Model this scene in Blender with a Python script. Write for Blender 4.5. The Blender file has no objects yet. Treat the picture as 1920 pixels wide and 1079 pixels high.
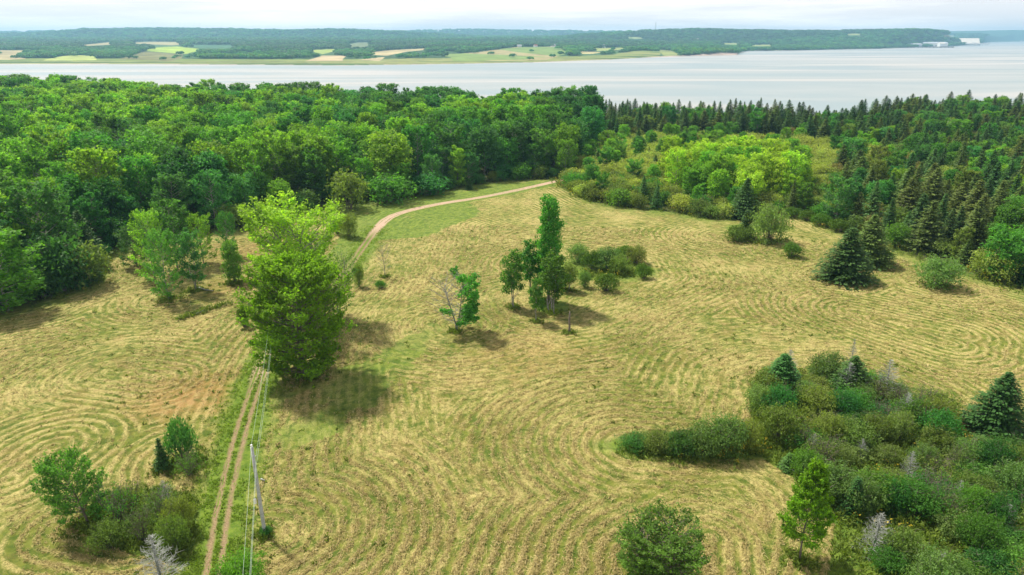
import bpy, math, time
import numpy as np
from mathutils import Vector
T0 = time.time()
PI = math.pi
scene = bpy.context.scene
C = scene.collection

# ------------------------------------------------------------ camera
CAMZ = 40.0
FPX = 1280.0
PITCH = math.radians(20.14)
cam_d = bpy.data.cameras.new('camera'); cam = bpy.data.objects.new('camera', cam_d); C.objects.link(cam)
cam_d.sensor_width = 36; cam_d.lens = 24.0; cam_d.clip_start = 0.5; cam_d.clip_end = 60000
cam.location = (0, 0, CAMZ); cam.rotation_euler = (PI/2 - PITCH, 0, 0)
scene.camera = cam
# ------------------------------------------------------------ light
SUN_AZ = math.radians(-48); SUN_EL = math.radians(57)      # azimuth from +Y towards +X
world = bpy.data.worlds.new('World'); scene.world = world; world.use_nodes = True
def build_world():
    nt = world.node_tree; nt.nodes.clear(); N = nt.nodes.new; L = nt.links.new
    out = N('ShaderNodeOutputWorld'); bg = N('ShaderNodeBackground'); bg.inputs['Strength'].default_value = 0.058
    sky = N('ShaderNodeTexSky'); sky.sky_type = 'NISHITA'; sky.sun_disc = False
    sky.sun_elevation = SUN_EL; sky.sun_rotation = SUN_AZ % (2*PI)
    sky.air_density = 1.0; sky.dust_density = 2.0; sky.ozone_density = 1.5; sky.altitude = 50
    tc = N('ShaderNodeTexCoord'); mp = N('ShaderNodeMapping'); mp.inputs['Scale'].default_value = (1, 1, 15)
    L(tc.outputs['Generated'], mp.inputs['Vector'])
    nz = N('ShaderNodeTexNoise'); nz.inputs['Scale'].default_value = 2.6; nz.inputs['Detail'].default_value = 7; nz.inputs['Roughness'].default_value = 0.6
    L(mp.outputs[0], nz.inputs['Vector'])
    cr = N('ShaderNodeValToRGB'); cr.color_ramp.elements[0].position = 0.40; cr.color_ramp.elements[1].position = 0.62
    cr.color_ramp.elements[0].color = (9.6, 9.3, 9.4, 1); cr.color_ramp.elements[1].color = (13.6, 12.7, 12.4, 1)
    L(nz.outputs[0], cr.inputs[0])
    mx = N('ShaderNodeMix'); mx.data_type = 'RGBA'; mx.inputs[0].default_value = 0.80
    L(sky.outputs[0], mx.inputs[6]); L(cr.outputs[0], mx.inputs[7])
    # a hazy sky brightens evenly towards the horizon all the way round
    sx = N('ShaderNodeSeparateXYZ'); L(tc.outputs['Generated'], sx.inputs[0]); mr = N('ShaderNodeMapRange'); mr.interpolation_type = 'SMOOTHERSTEP'; L(sx.outputs[2], mr.inputs[0])
    mr.inputs[1].default_value = 0; mr.inputs[2].default_value = .4; mr.inputs[3].default_value = 1.5; mr.inputs[4].default_value = 1.0
    vm = N('ShaderNodeVectorMath'); vm.operation = 'SCALE'; L(mx.outputs[2], vm.inputs[0]); L(mr.outputs[0], vm.inputs['Scale'])
    L(vm.outputs[0], bg.inputs['Color']); L(bg.outputs[0], out.inputs[0])
build_world()
sd = bpy.data.lights.new('sun', 'SUN'); sd.energy = 5.0; sd.angle = math.radians(4); sd.color = (1.0, 0.93, 0.80)
sun = bpy.data.objects.new('sun', sd); C.objects.link(sun)
sdir = Vector((math.sin(SUN_AZ)*math.cos(SUN_EL), math.cos(SUN_AZ)*math.cos(SUN_EL), math.sin(SUN_EL)))
sun.rotation_euler = sdir.to_track_quat('Z', 'Y').to_euler(); sun.location = (-200, 200, 300)
vs = scene.view_settings; vs.view_transform = 'Standard'; vs.look = 'None'; vs.exposure = 0.54; vs.gamma = 1.0; vs.use_curve_mapping = False
scene.render.engine = 'CYCLES'
scene.cycles.max_bounces = 6; scene.cycles.diffuse_bounces = 3; scene.cycles.glossy_bounces = 2
scene.cycles.transmission_bounces = 3; scene.cycles.volume_bounces = 0; scene.cycles.transparent_max_bounces = 4

# ------------------------------------------------------------ maths helpers
def vnoise(x, y, seed=0):
    x = np.asarray(x, dtype=np.float64); y = np.asarray(y, dtype=np.float64)
    xi = np.floor(x).astype(np.int64); yi = np.floor(y).astype(np.int64)
    fx = x-xi; fy = y-yi; fx = fx*fx*(3-2*fx); fy = fy*fy*(3-2*fy)
    def h(a, b):
        n = (a*374761393 + b*668265263 + seed*1442695041) & 0x7fffffff
        n = ((n ^ (n >> 13))*1274126177) & 0x7fffffff
        n = n ^ (n >> 16)
        return (n & 0xffff)/65535.0
    return (h(xi, yi)*(1-fx)+h(xi+1, yi)*fx)*(1-fy)+(h(xi, yi+1)*(1-fx)+h(xi+1, yi+1)*fx)*fy
def fbm(x, y, seed=0, o=3):
    s = 0; a = 1; t = 0
    for i in range(o):
        s = s + a*vnoise(np.asarray(x)*2**i, np.asarray(y)*2**i, seed+i*17); t += a; a *= .5
    return s/t
def sstep(a, b, x):
    t = np.clip((x-a)/(b-a), 0, 1); return t*t*(3-2*t)
cp, sp_ = math.cos(PITCH), math.sin(PITCH)
def ray(px, py):
    a = (px-960)/FPX; b = -(py-539.5)/FPX
    return a, cp + b*sp_, -sp_ + b*cp           # forward + up*b
def proj(X, Y, Z):
    dz = Z-CAMZ; depth = Y*cp - dz*sp_; up = Y*sp_ + dz*cp
    depth = np.maximum(depth, 0.01)
    return 960+FPX*X/depth, 539.5-FPX*up/depth
def flat(px, py, z=0.0):
    a, b, c = ray(px, py); t = (z-CAMZ)/c
    return a*t, b*t

# near terrain -------------------------------------------------
def poly_g(pts, z=0): return np.array([flat(x, y, z) for x, y in pts])
# where the woods end at the water: tree tops at these pixels, 13 m trees
tops = [(-500,150),(0,147),(200,154),(330,164),(400,160),(600,165),(760,172),(900,172),(1050,172),(1170,186),(1300,198),(1450,196),(1560,205),(1650,195),(1780,178),(1920,186),(2400,190)]
tg = np.array([flat(x, y, 14.0 if x < 1100 else (11.5 if x < 1200 else 9.5)) for x, y in tops]); tu = tg[:, 0]/tg[:, 1]; tD = tg[:, 1]
def shoreY(u): return np.interp(u, tu, tD)
edge_px = [(-400,640),(0,580),(60,570),(130,545),(195,522),(205,480),(300,455),(380,440),(470,428),(560,404),(620,388),(760,372),(850,352),(950,337),(1040,334),(1055,350),(1110,378),(1180,388),(1260,395),(1330,410),(1430,404),(1500,400),(1560,430),(1640,450),(1700,474),(1790,505),(1920,545),(2300,640)]
eg = poly_g(edge_px); eu = eg[:, 0]/eg[:, 1]
def edgeY(u): return np.interp(u, eu, eg[:, 1])
def hnear(x, y):
    x = np.asarray(x, float); y = np.asarray(y, float)
    z = 0.9*(fbm(x/55+7, y/55+3, 5, 2)-.5) + 1.6*(fbm(x/140+2, y/140+9, 8, 2)-.5)
    yy = np.maximum(y, 1.0); s = shoreY(np.clip(x/yy, -3, 3))
    return np.where(y > 5, z - 18*sstep(4, 40, y-s), z)
def at(px, py):
    z = 0.0
    for _ in range(12):
        X, Y = flat(px, py, z); z = float(hnear(X, Y))
    return X, Y, z
def polyline(pts, step=1.0, ground=True):
    g = np.array([at(x, y)[:2] for x, y in pts]) if ground else np.array(pts, float)
    out = []
    for a, b in zip(g[:-1], g[1:]):
        n = max(1, int(np.hypot(*(b-a))/step))
        for i in range(n): out.append(a+(b-a)*i/n)
    out.append(g[-1]); return np.array(out)
def smooth_curve(pts, n=12):
    g = np.array(pts, float); out = []
    for i in range(len(g)-1):
        p0 = g[max(i-1, 0)]; p1 = g[i]; p2 = g[i+1]; p3 = g[min(i+2, len(g)-1)]
        for k in range(n):
            t = k/n
            out.append(.5*((2*p1)+(-p0+p2)*t+(2*p0-5*p1+4*p2-p3)*t*t+(-p0+3*p1-3*p2+p3)*t**3))
    out.append(g[-1]); return np.array(out)
def mind(x, y, P, chunk=20000):
    x = np.ravel(x).astype(np.float32); y = np.ravel(y).astype(np.float32); P = P.astype(np.float32)
    out = np.empty(len(x), np.float32)
    for i in range(0, len(x), chunk):
        d = (x[i:i+chunk, None]-P[None, :, 0])**2+(y[i:i+chunk, None]-P[None, :, 1])**2
        out[i:i+chunk] = np.sqrt(d.min(1))
    return out
track_px = [(330,1290),(372,1130),(398,1079),(412,990),(432,890),(455,800),(478,730),(500,672),(530,625),(575,575),(620,540),(652,505),(682,462),(705,432),(728,410),(765,396),(830,382),(900,371),(975,356),(1045,340),(1090,331)]
track_g = smooth_curve([at(x, y)[:2] for x, y in track_px], 14)
TRK = polyline(track_g, .6, False)
seeds = [TRK]
E = polyline([p for p in edge_px if p[0] <= 1040], 1.2); E2 = polyline([p for p in edge_px if p[0] >= 1040], 1.2)
seeds += [E, E2]
seed_px = [
 [(985,560),(1010,590),(1050,585),(1100,560),(1140,535)],
 [(1070,500),(1200,490),(1215,515),(1150,540)],
 [(1190,840),(1300,848),(1400,842)],
 [(1440,870),(1420,800),(1430,720),(1480,700),(1600,700),(1720,745),(1800,800),(1930,830),(2100,900)],
 [(1440,870),(1500,910),(1560,980),(1555,1079),(1540,1200)],
 [(1240,1060),(1330,1010),(1330,1090),(1240,1120)],
 [(1370,445),(1470,448)],[(1485,475)],[(1560,520),(1660,485)],[(1755,530)],
 [(1600,585),(1790,625)],[(1640,600),(1780,645)],
 [(150,990),(260,1010),(350,960),(340,860)],
 [(210,700),(300,712)],[(20,900),(100,840)],
 [(320,560),(430,540)],[(860,610)],[(497,1000)],
]
for s in seed_px: seeds.append(polyline(s, 1.2) if len(s) > 1 else np.array([at(*s[0])[:2]]))
SEED = np.concatenate(seeds)
SP = 1.20
def row_of(x, y):
    d = mind(x, y, SEED).reshape(np.shape(x))
    w = 0.16*(fbm(x/4, y/4, 31, 2)-.5) + 1.3*(fbm(x/28, y/28, 37, 2)-.5)
    return (d + w)/SP
def masks(x, y):
    """mown (1 in the hay field), woods (1 under trees), dtrack"""
    yy = np.maximum(y, 1.0); u = np.clip(x/yy, -3, 3)
    nz = 5*(fbm(x/7, y/7, 51, 3)-.5)
    woods = sstep(-1.5, 2.5, (y-edgeY(u))*np.where(u < -.3, .8, .8)+nz)
    woods = np.where(y < 6, 0, woods)
    dt = mind(x, y, TRK).reshape(np.shape(x))
    return woods, dt
def inpoly(x, y, P):
    r = np.zeros(np.shape(x), bool); n = len(P)
    for i in range(n):
        x1, y1 = P[i]; x2, y2 = P[(i+1) % n]
        if y1 == y2: continue
        c = ((y1 > y) != (y2 > y)) & (x < (x2-x1)*(y-y1)/(y2-y1)+x1)
        r ^= c
    return r
thick_px = [(1410,790),(1405,730),(1440,700),(1580,705),(1700,740),(1790,800),(1830,830),(1930,835),(2150,900),(2200,1300),(1560,1300),(1553,1079),(1565,985),(1490,900),(1430,860)]
THK = np.array([at(x, y)[:2] for x, y in thick_px])
THKL = polyline(thick_px+[thick_px[0]], 1.0)
thl_px = [(165,1010),(150,960),(210,925),(300,915),(365,930),(372,1000),(345,1060),(240,1040)]
THL = np.array([at(x, y)[:2] for x, y in thl_px])
hay_off_blobs = [(1300,838,9,2.2),(1130,505,8.5,6),(1420,428,6,4),(1030,575,2.5,2.5)]

# ------------------------------------------------------------ object helpers
def tag(o, label=None, cat=None, group=None, kind=None):
    if label: o['label'] = label
    if cat: o['category'] = cat
    if group: o['group'] = group
    if kind: o['kind'] = kind
    return o
def link(name, data, parent=None, loc=None):
    o = bpy.data.objects.new(name, data); C.objects.link(o)
    if parent: o.parent = parent
    if loc is not None: o.location = loc
    return o
def mesh(name, V, F, mats, attr=None, pattr=None, fm=None, smooth=False):
    V = np.asarray(V, np.float32).reshape(-1, 3); F = np.asarray(F, np.int32).reshape(-1, 4)
    me = bpy.data.meshes.new(name)
    me.vertices.add(len(V)); me.vertices.foreach_set('co', V.ravel())
    me.loops.add(len(F)*4); me.loops.foreach_set('vertex_index', F.ravel())
    me.polygons.add(len(F)); me.polygons.foreach_set('loop_start', np.arange(0, len(F)*4, 4, dtype=np.int32))
    me.polygons.foreach_set('loop_total', np.full(len(F), 4, np.int32))
    if not isinstance(mats, (list, tuple)): mats = [mats]
    for m in mats: me.materials.append(m)
    if fm is not None: me.polygons.foreach_set('material_index', np.asarray(fm, np.int32))
    me.polygons.foreach_set('use_smooth', np.full(len(F), bool(smooth)))
    if attr is not None:
        a = me.attributes.new('v', 'FLOAT', 'FACE'); a.data.foreach_set('value', np.asarray(attr, np.float32))
    if pattr:
        for k, val in pattr.items():
            val = np.asarray(val, np.float32)
            if val.ndim == 2:
                a = me.attributes.new(k, 'FLOAT_COLOR', 'POINT'); a.data.foreach_set('color', val.ravel())
            else:
                a = me.attributes.new(k, 'FLOAT', 'POINT'); a.data.foreach_set('value', val)
    me.update(); return me
class G:
    """collects quads"""
    def __init__(s): s.V = []; s.F = []; s.A = []; s.n = 0
    def add(s, V, F, a=1.0):
        V = np.asarray(V, float).reshape(-1, 3); F = np.asarray(F, int).reshape(-1, 4)
        s.V.append(V); s.F.append(F+s.n); s.n += len(V)
        s.A.append(np.full(len(F), a) if np.ndim(a) == 0 else np.asarray(a)); return s
    def arr(s): return np.concatenate(s.V), np.concatenate(s.F), np.concatenate(s.A)
    def mesh(s, name, mats, smooth=False):
        V, F, A = s.arr(); return mesh(name, V, F, mats, attr=A, smooth=smooth)
    def box(s, x0, x1, y0, y1, z0, z1, a=1.0):
        V = [(x, y, z) for z in (z0, z1) for y in (y0, y1) for x in (x0, x1)]
        return s.add(V, [(0,2,3,1),(4,5,7,6),(0,1,5,4),(2,6,7,3),(0,4,6,2),(1,3,7,5)], a)
    def tube(s, P, R, n=5, a=1.0, cap=True):
        P = np.asarray(P, float); m = len(P); R = np.broadcast_to(R, (m,))
        T = np.gradient(P, axis=0); T /= np.linalg.norm(T, axis=1)[:, None]+1e-9
        ref = np.where(np.abs(T[:, 2:3]) > .9, [[1., 0, 0]], [[0., 0, 1]])
        U = np.cross(T, ref); U /= np.linalg.norm(U, axis=1)[:, None]+1e-9; W = np.cross(T, U)
        an = np.arange(n)*2*PI/n
        V = P[:, None]+R[:, None, None]*(U[:, None]*np.cos(an)[None, :, None]+W[:, None]*np.sin(an)[None, :, None])
        F = [(i*n+j, i*n+(j+1) % n, (i+1)*n+(j+1) % n, (i+1)*n+j) for i in range(m-1) for j in range(n)]
        V = V.reshape(-1, 3)
        if cap:
            V = np.vstack([V, P[-1:], P[:1]]); e = m*n
            for j in range(0, n, 1): F.append(((m-1)*n+j, (m-1)*n+(j+1) % n, e, e)) if False else None
            k = (m-1)*n
            if n == 4: F += [(k, k+1, k+2, k+3), (3, 2, 1, 0)]
            elif n == 6: F += [(k, k+1, k+2, k+3), (k, k+3, k+4, k+5), (3, 2, 1, 0), (5, 4, 3, 0)]
            elif n == 8: F += [(k, k+1, k+2, k+3), (k, k+3, k+4, k+7), (k+4, k+5, k+6, k+7)]
        return s.add(V, F, a)
    def leaves(s, P, Nn, size, rng, asp=.55, a=1.0, T=None):
        n = len(P); Nn = Nn/(np.linalg.norm(Nn, axis=1)[:, None]+1e-9)
        if T is None: T = rng.normal(size=(n, 3))
        T = T-(T*Nn).sum(1)[:, None]*Nn; T /= np.linalg.norm(T, axis=1)[:, None]+1e-9
        B = np.cross(Nn, T); sz = (np.broadcast_to(size, (n,)))[:, None]*.5
        V = np.stack([P-T*sz, P+B*sz*asp+Nn*sz*.15, P+T*sz, P-B*sz*asp+Nn*sz*.15], 1).reshape(-1, 3)
        F = np.arange(4*n).reshape(-1, 4)
        return s.add(V, F, a)

# ------------------------------------------------------------ materials
def newmat(name):
    m = bpy.data.materials.new(name); m.use_nodes = True; nt = m.node_tree; nt.nodes.clear(); return m, nt, nt.nodes.new, nt.links.new
def leafmat(name, col, trans=.38, hue=.035, val=.5, rough=.6, tcol=None):
    m, nt, N, L = newmat(name)
    out = N('ShaderNodeOutputMaterial'); oi = N('ShaderNodeObjectInfo'); at_ = N('ShaderNodeAttribute'); at_.attribute_name = 'v'
    hs = N('ShaderNodeHueSaturation'); hs.inputs['Color'].default_value = (*col, 1)
    mr = N('ShaderNodeMapRange'); L(oi.outputs['Random'], mr.inputs[0]); mr.inputs[3].default_value = .5-hue; mr.inputs[4].default_value = .5+hue
    L(mr.outputs[0], hs.inputs['Hue'])
    wn = N('ShaderNodeMath'); wn.operation = 'MULTIPLY_ADD'; L(oi.outputs['Random'], wn.inputs[0]); wn.inputs[1].default_value = 7.31; wn.inputs[2].default_value = .3
    fr = N('ShaderNodeMath'); fr.operation = 'FRACT'; L(wn.outputs[0], fr.inputs[0])
    m2 = N('ShaderNodeMapRange'); L(fr.outputs[0], m2.inputs[0]); m2.inputs[3].default_value = 1-val/2; m2.inputs[4].default_value = 1+val/2
    mm = N('ShaderNodeMath'); mm.operation = 'MULTIPLY'; L(m2.outputs[0], mm.inputs[0]); L(at_.outputs['Fac'], mm.inputs[1]); L(mm.outputs[0], hs.inputs['Value'])
    pb = N('ShaderNodeBsdfPrincipled'); L(hs.outputs[0], pb.inputs['Base Color']); pb.inputs['Roughness'].default_value = rough; pb.inputs['Specular IOR Level'].default_value = .18
    tr = N('ShaderNodeBsdfTranslucent'); h2 = N('ShaderNodeMix'); h2.data_type = 'RGBA'; h2.blend_type = 'MULTIPLY'; h2.inputs[0].default_value = 1
    L(hs.outputs[0], h2.inputs[6]); h2.inputs[7].default_value = (1.35, 1.5, .5, 1) if tcol is None else (*tcol, 1)
    L(h2.outputs[2], tr.inputs[0])
    mx = N('ShaderNodeMixShader'); mx.inputs[0].default_value = trans; L(pb.outputs[0], mx.inputs[1]); L(tr.outputs[0], mx.inputs[2]); L(mx.outputs[0], out.inputs[0])
    return m
def plain(name, col, rough=.8, spec=.3, noise=0.25, scale=2.0, metal=0, bump=0.0):
    m, nt, N, L = newmat(name); out = N('ShaderNodeOutputMaterial'); pb = N('ShaderNodeBsdfPrincipled'); tc = N('ShaderNodeTexCoord')
    nz = N('ShaderNodeTexNoise'); nz.inputs['Scale'].default_value = scale; nz.inputs['Detail'].default_value = 6; L(tc.outputs['Object'], nz.inputs['Vector'])
    cr = N('ShaderNodeValToRGB'); cr.color_ramp.elements[0].position = .3; cr.color_ramp.elements[1].position = .7
    cr.color_ramp.elements[0].color = tuple(c*(1-noise) for c in col)+(1,); cr.color_ramp.elements[1].color = tuple(min(1, c*(1+noise)) for c in col)+(1,)
    L(nz.outputs[0], cr.inputs[0]); L(cr.outputs[0], pb.inputs['Base Color'])
    pb.inputs['Roughness'].default_value = rough; pb.inputs['Specular IOR Level'].default_value = spec; pb.inputs['Metallic'].default_value = metal
    if bump:
        b = N('ShaderNodeBump'); b.inputs['Strength'].default_value = bump; b.inputs['Distance'].default_value = .03; L(nz.outputs[0], b.inputs['Height']); L(b.outputs[0], pb.inputs['Normal'])
    L(pb.outputs[0], out.inputs[0]); return m
M = dict(
 bright=leafmat('leaf_bright', (0.168,0.336,0.034), .50, .018, .45),
 lime=leafmat('leaf_lime', (0.313,0.472,0.046), .52, .012, .4),
 mid=leafmat('leaf_mid', (0.095,0.236,0.034), .48, .022, .55),
 cool=leafmat('leaf_cool', (0.067,0.212,0.051), .45, .018, .55),
 deep=leafmat('leaf_deep', (0.058,0.171,0.030), .42, .018, .5),
 olive=leafmat('leaf_olive', (0.157,0.224,0.044), .42, .02, .5),
 scrub=leafmat('leaf_scrub', (0.302,0.366,0.081), .45, .012, .45),
 willow=leafmat('leaf_willow', (0.151,0.242,0.063), .42, .02, .5),
 rusty=leafmat('leaf_rusty', (0.197,0.183,0.057), .4, .02, .4),
 spruce=leafmat('needle_spruce', (0.053,0.127,0.028), .28, .018, .6),
 spruce2=leafmat('needle_olive', (0.099,0.147,0.030), .28, .018, .5),
 juniper=leafmat('needle_juniper', (0.099,0.189,0.018), .25, .015, .4),
 maple=leafmat('leaf_maple', (.165,.310,.020), .52, .005, .1),
 grass=leafmat('grass_blade', (0.180,0.255,0.036), .5, .01, .2),
 herb=leafmat('herb_leaf', (0.139,0.183,0.025), .35, .02, .2),
 gold=leafmat('goldenrod', (0.487,0.354,0.034), .3, .01, .2),
 bark=plain('bark_grey', (.17,.145,.12), .9, .2, .35, 3),
 birch=plain('bark_pale', (.27,.26,.23), .8, .2, .35, 3),
 dead=plain('dead_wood', (.27,.285,.26), .85, .2, .25, 4),
)

# ------------------------------------------------------------ ground sheet
def ground_material():
    m, nt, N, L = newmat('hay_field')
    out = N('ShaderNodeOutputMaterial'); pb = N('ShaderNodeBsdfPrincipled'); pb.inputs['Roughness'].default_value = .9; pb.inputs['Specular IOR Level'].default_value = .15
    def A(n):
        a = N('ShaderNodeAttribute'); a.attribute_name = n; return a.outputs['Fac']
    geo = N('ShaderNodeNewGeometry')
    def noise(scale, detail=5, rough=.55, dist=0, sx=None):
        n = N('ShaderNodeTexNoise'); n.inputs['Scale'].default_value = scale; n.inputs['Detail'].default_value = detail; n.inputs['Roughness'].default_value = rough; n.inputs['Distortion'].default_value = dist
        L(geo.outputs['Position'], n.inputs['Vector']); return n.outputs[0]
    def mth(op, a, b=None, c=None):
        n = N('ShaderNodeMath'); n.operation = op
        for i, v in enumerate((a, b, c)):
            if v is None: continue
            if isinstance(v, (int, float)): n.inputs[i].default_value = v
            else: L(v, n.inputs[i])
        return n.outputs[0]
    def rng_(v, a, b, c=0, d=1):
        n = N('ShaderNodeMapRange'); n.interpolation_type = 'SMOOTHSTEP'; L(v, n.inputs[0])
        for i, q in enumerate((a, b, c, d)): n.inputs[i+1].default_value = q
        return n.outputs[0]
    def mix(f, a, b):
        n = N('ShaderNodeMix'); n.data_type = 'RGBA'
        if isinstance(f, (int, float)): n.inputs[0].default_value = f
        else: L(f, n.inputs[0])
        for i, v in ((6, a), (7, b)):
            if isinstance(v, tuple): n.inputs[i].default_value = (*v, 1)
            else: L(v, n.inputs[i])
        return n.outputs[2]
    row = A('row'); woods = A('woods'); lush = A('lush'); mess = A('mess'); red = A('red'); mud = A('mud')
    tri = mth('MULTIPLY', mth('PINGPONG', row, .5), 2.0)
    nf = noise(3.4, 7, .7, 1.6); nm = noise(.9, 5, .6, .6); nl = noise(.09, 4, .55); nff = noise(14, 4, .7, 1.0)
    cx = N('ShaderNodeCombineXYZ'); sx = N('ShaderNodeSeparateXYZ'); L(geo.outputs['Position'], sx.inputs[0])
    L(mth('MULTIPLY', row, 2.6), cx.inputs[0]); L(mth('MULTIPLY', sx.outputs[0], .45), cx.inputs[1]); L(mth('MULTIPLY', sx.outputs[1], .45), cx.inputs[2])
    nr_ = N('ShaderNodeTexNoise'); nr_.inputs['Scale'].default_value = 1.0; nr_.inputs['Detail'].default_value = 5; nr_.inputs['Roughness'].default_value = .65; L(cx.outputs[0], nr_.inputs['Vector']); nr = nr_.outputs[0]
    st = mth('ADD', mth('MULTIPLY', mth('SUBTRACT', tri, .5), mth('MULTIPLY', mess, .62)), mth('MULTIPLY', mth('SUBTRACT', nr, .5), 1.9))
    hayv = mth('ADD', mth('ADD', st, mth('MULTIPLY', mth('SUBTRACT', nf, .5), 1.2)), mth('ADD', mth('MULTIPLY', mth('SUBTRACT', nm, .5), .7), mth('MULTIPLY', mth('SUBTRACT', nl, .5), 1.4)))
    hay = rng_(hayv, -.30, .44)
    green = mix(rng_(nm, .35, .65), (.062,.098,.011), (.150,.170,.028))
    straw = mix(rng_(nf, .38, .62), (.130,.115,.034), (.365,.315,.105))  # dark low end paints the shadowed gaps between the straws
    straw = mix(rng_(nff, .42, .70), straw, (.54,.46,.20))
    brown = (.19,.115,.045)
    base = mix(hay, green, straw)
    nb = noise(.33, 4, .6, .5)
    base = mix(mth('MULTIPLY', rng_(nb, .46, .68), mth('MULTIPLY', rng_(nff, .62, .40), .55)), base, brown)
    base = mix(mth('MULTIPLY', red, rng_(nm, .3, .6, .1, .6)), base, (.30,.150,.060))
    lushc = mix(rng_(nm, .3, .7), (.055,.115,.012), (.145,.220,.024))
    lushc = mix(rng_(nff, .5, .72, 0, .6), lushc, (.24,.24,.075)); lushc = mix(rng_(nf, .50, .34, 0, .6), lushc, (.032,.065,.008))
    base = mix(mth('MULTIPLY', lush, rng_(nf, .15, .55, .55, 1)), base, lushc)
    base = mix(woods, base, mix(nm, (.040,.050,.018), (.075,.080,.028)))
    base = mix(mud, base, (.22,.12,.075))
    L(base, pb.inputs['Base Color'])
    bmp = N('ShaderNodeBump'); bmp.inputs['Strength'].default_value = .9; bmp.inputs['Distance'].default_value = .10
    hgt = mth('ADD', mth('MULTIPLY', nf, .9), mth('ADD', mth('MULTIPLY', tri, .25), mth('MULTIPLY', nff, .4)))
    L(hgt, bmp.inputs['Height']); L(bmp.outputs[0], pb.inputs['Normal']); L(pb.outputs[0], out.inputs[0])
    return m
def lush_mask(x, y, dt):
    n = fbm(x/3.5, y/3.5, 61, 3)
    s = sstep(4.0, 1.2, dt+2.2*(n-.5))*.9
    px, py = proj(x, y, 0*x)
    # the greener grass either side of the far end of the track
    P = [(600,390),(720,372),(860,345),(1010,338),(1045,345),(960,362),(880,380),(905,398),(880,408),(800,444),(700,450),(660,500),(600,560),(560,590),(540,560),(600,500),(640,440),(600,420)]
    w1 = 12*(fbm(x/3, y/3, 65, 2)-.5)
    s = np.maximum(s, inpoly(px+w1, py+w1*.3, P)*sstep(.25, .5, n+.15)*.85)
    P2 = [(505,700),(560,720),(660,690),(760,640),(820,600),(840,640),(740,710),(690,780),(600,830),(510,850)]  # dark green of the maple's shadow painted into the ground as lush grass
    s = np.maximum(s, inpoly(px+w1*2, py+w1, P2)*sstep(.3, .6, n)*.6)
    P3 = [(640,690),(700,560),(690,560),(640,560)]
    th = inpoly(x, y, THK) | inpoly(x, y, THL)
    s = np.maximum(s, th*1.0)
    u = x/np.maximum(y, 1); de = edgeY(u)-y
    s = np.maximum(s, sstep(7, 0, de+6*(n-.5))*.7*(y > 10))
    for cx, cy, rx, ry in hay_off_blobs:
        gx, gy, _ = at(cx, cy); s = np.maximum(s, sstep(1.35, .9, np.hypot((x-gx)/rx, (y-gy)/ry)+.4*(n-.5)))
    return s
def full_ground(x, y):
    """returns z, dict of attributes"""
    shp = x.shape
    row = row_of(x, y); woods, dt = masks(x, y)
    lush = lush_mask(x, y, dt)
    tri = 1-np.abs((row % 1.0)*2-1)
    mess = .05+1.2*sstep(.35, .72, fbm(x/20, y/20, 71, 2))
    z = hnear(x, y)
    mown = (1-woods)*(1-lush)*(y > 0)
    z = z + mown*(.15*tri*np.clip(mess, 0, 1)+.16*(fbm(x*1.3, y*1.3, 81, 3)-.5)) + (1-woods)*lush*.10*(fbm(x*1.6, y*1.6, 83, 2)-.5)*sstep(1.0, 3, dt)
    red = np.zeros(shp)
    for cx, cy, r, k in ((350,748,7,1.),(385,720,5,.8),(420,540,7,.45),(990,665,9,.35),(450,470,9,.5)):
        gx, gy, _ = at(cx, cy); red = np.maximum(red, k*sstep(1.2, .2, np.hypot((x-gx)/r, (y-gy)/r)+.8*(fbm(x/2.5, y/2.5, 91, 3)-.5)))
    mud = sstep(-9, -13, hnear(x, y))
    return z, dict(row=row, woods=woods, lush=lush, mess=mess, red=red, mud=mud)
def build_ground():
    fine = np.radians(np.arange(-46, 46.001, .155))
    left = np.radians(np.arange(46.5, 314, 4.0))
    ang = np.concatenate([fine, left])
    R = [0.5, 4, 8, 14, 20, 26, 32]
    r = 36.0
    while r < 900:
        R.append(r); r *= 1.0031 if r < 190 else (1.008 if r < 330 else 1.03)
    R += [900]
    R = np.array(R)
    A, RR = np.meshgrid(ang, R)
    x = (np.sin(A)*RR).ravel(); y = (np.cos(A)*RR).ravel()
    z, at_ = full_ground(x, y)
    nc = len(ang); nr = len(R)
    i = np.arange(nr-1)[:, None]*nc; j = np.arange(nc)[None, :]; j2 = (j+1) % nc
    F = np.stack([i+j, i+j2, i+nc+j2, i+nc+j], -1).reshape(-1, 4)[:, ::-1]
    me = mesh('ground', np.stack([x, y, z], 1), F, ground_material(), pattr=at_, smooth=True)
    o = link('ground', me); tag(o, kind='structure'); return o
build_ground()
print('ground', time.time()-T0)

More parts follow.
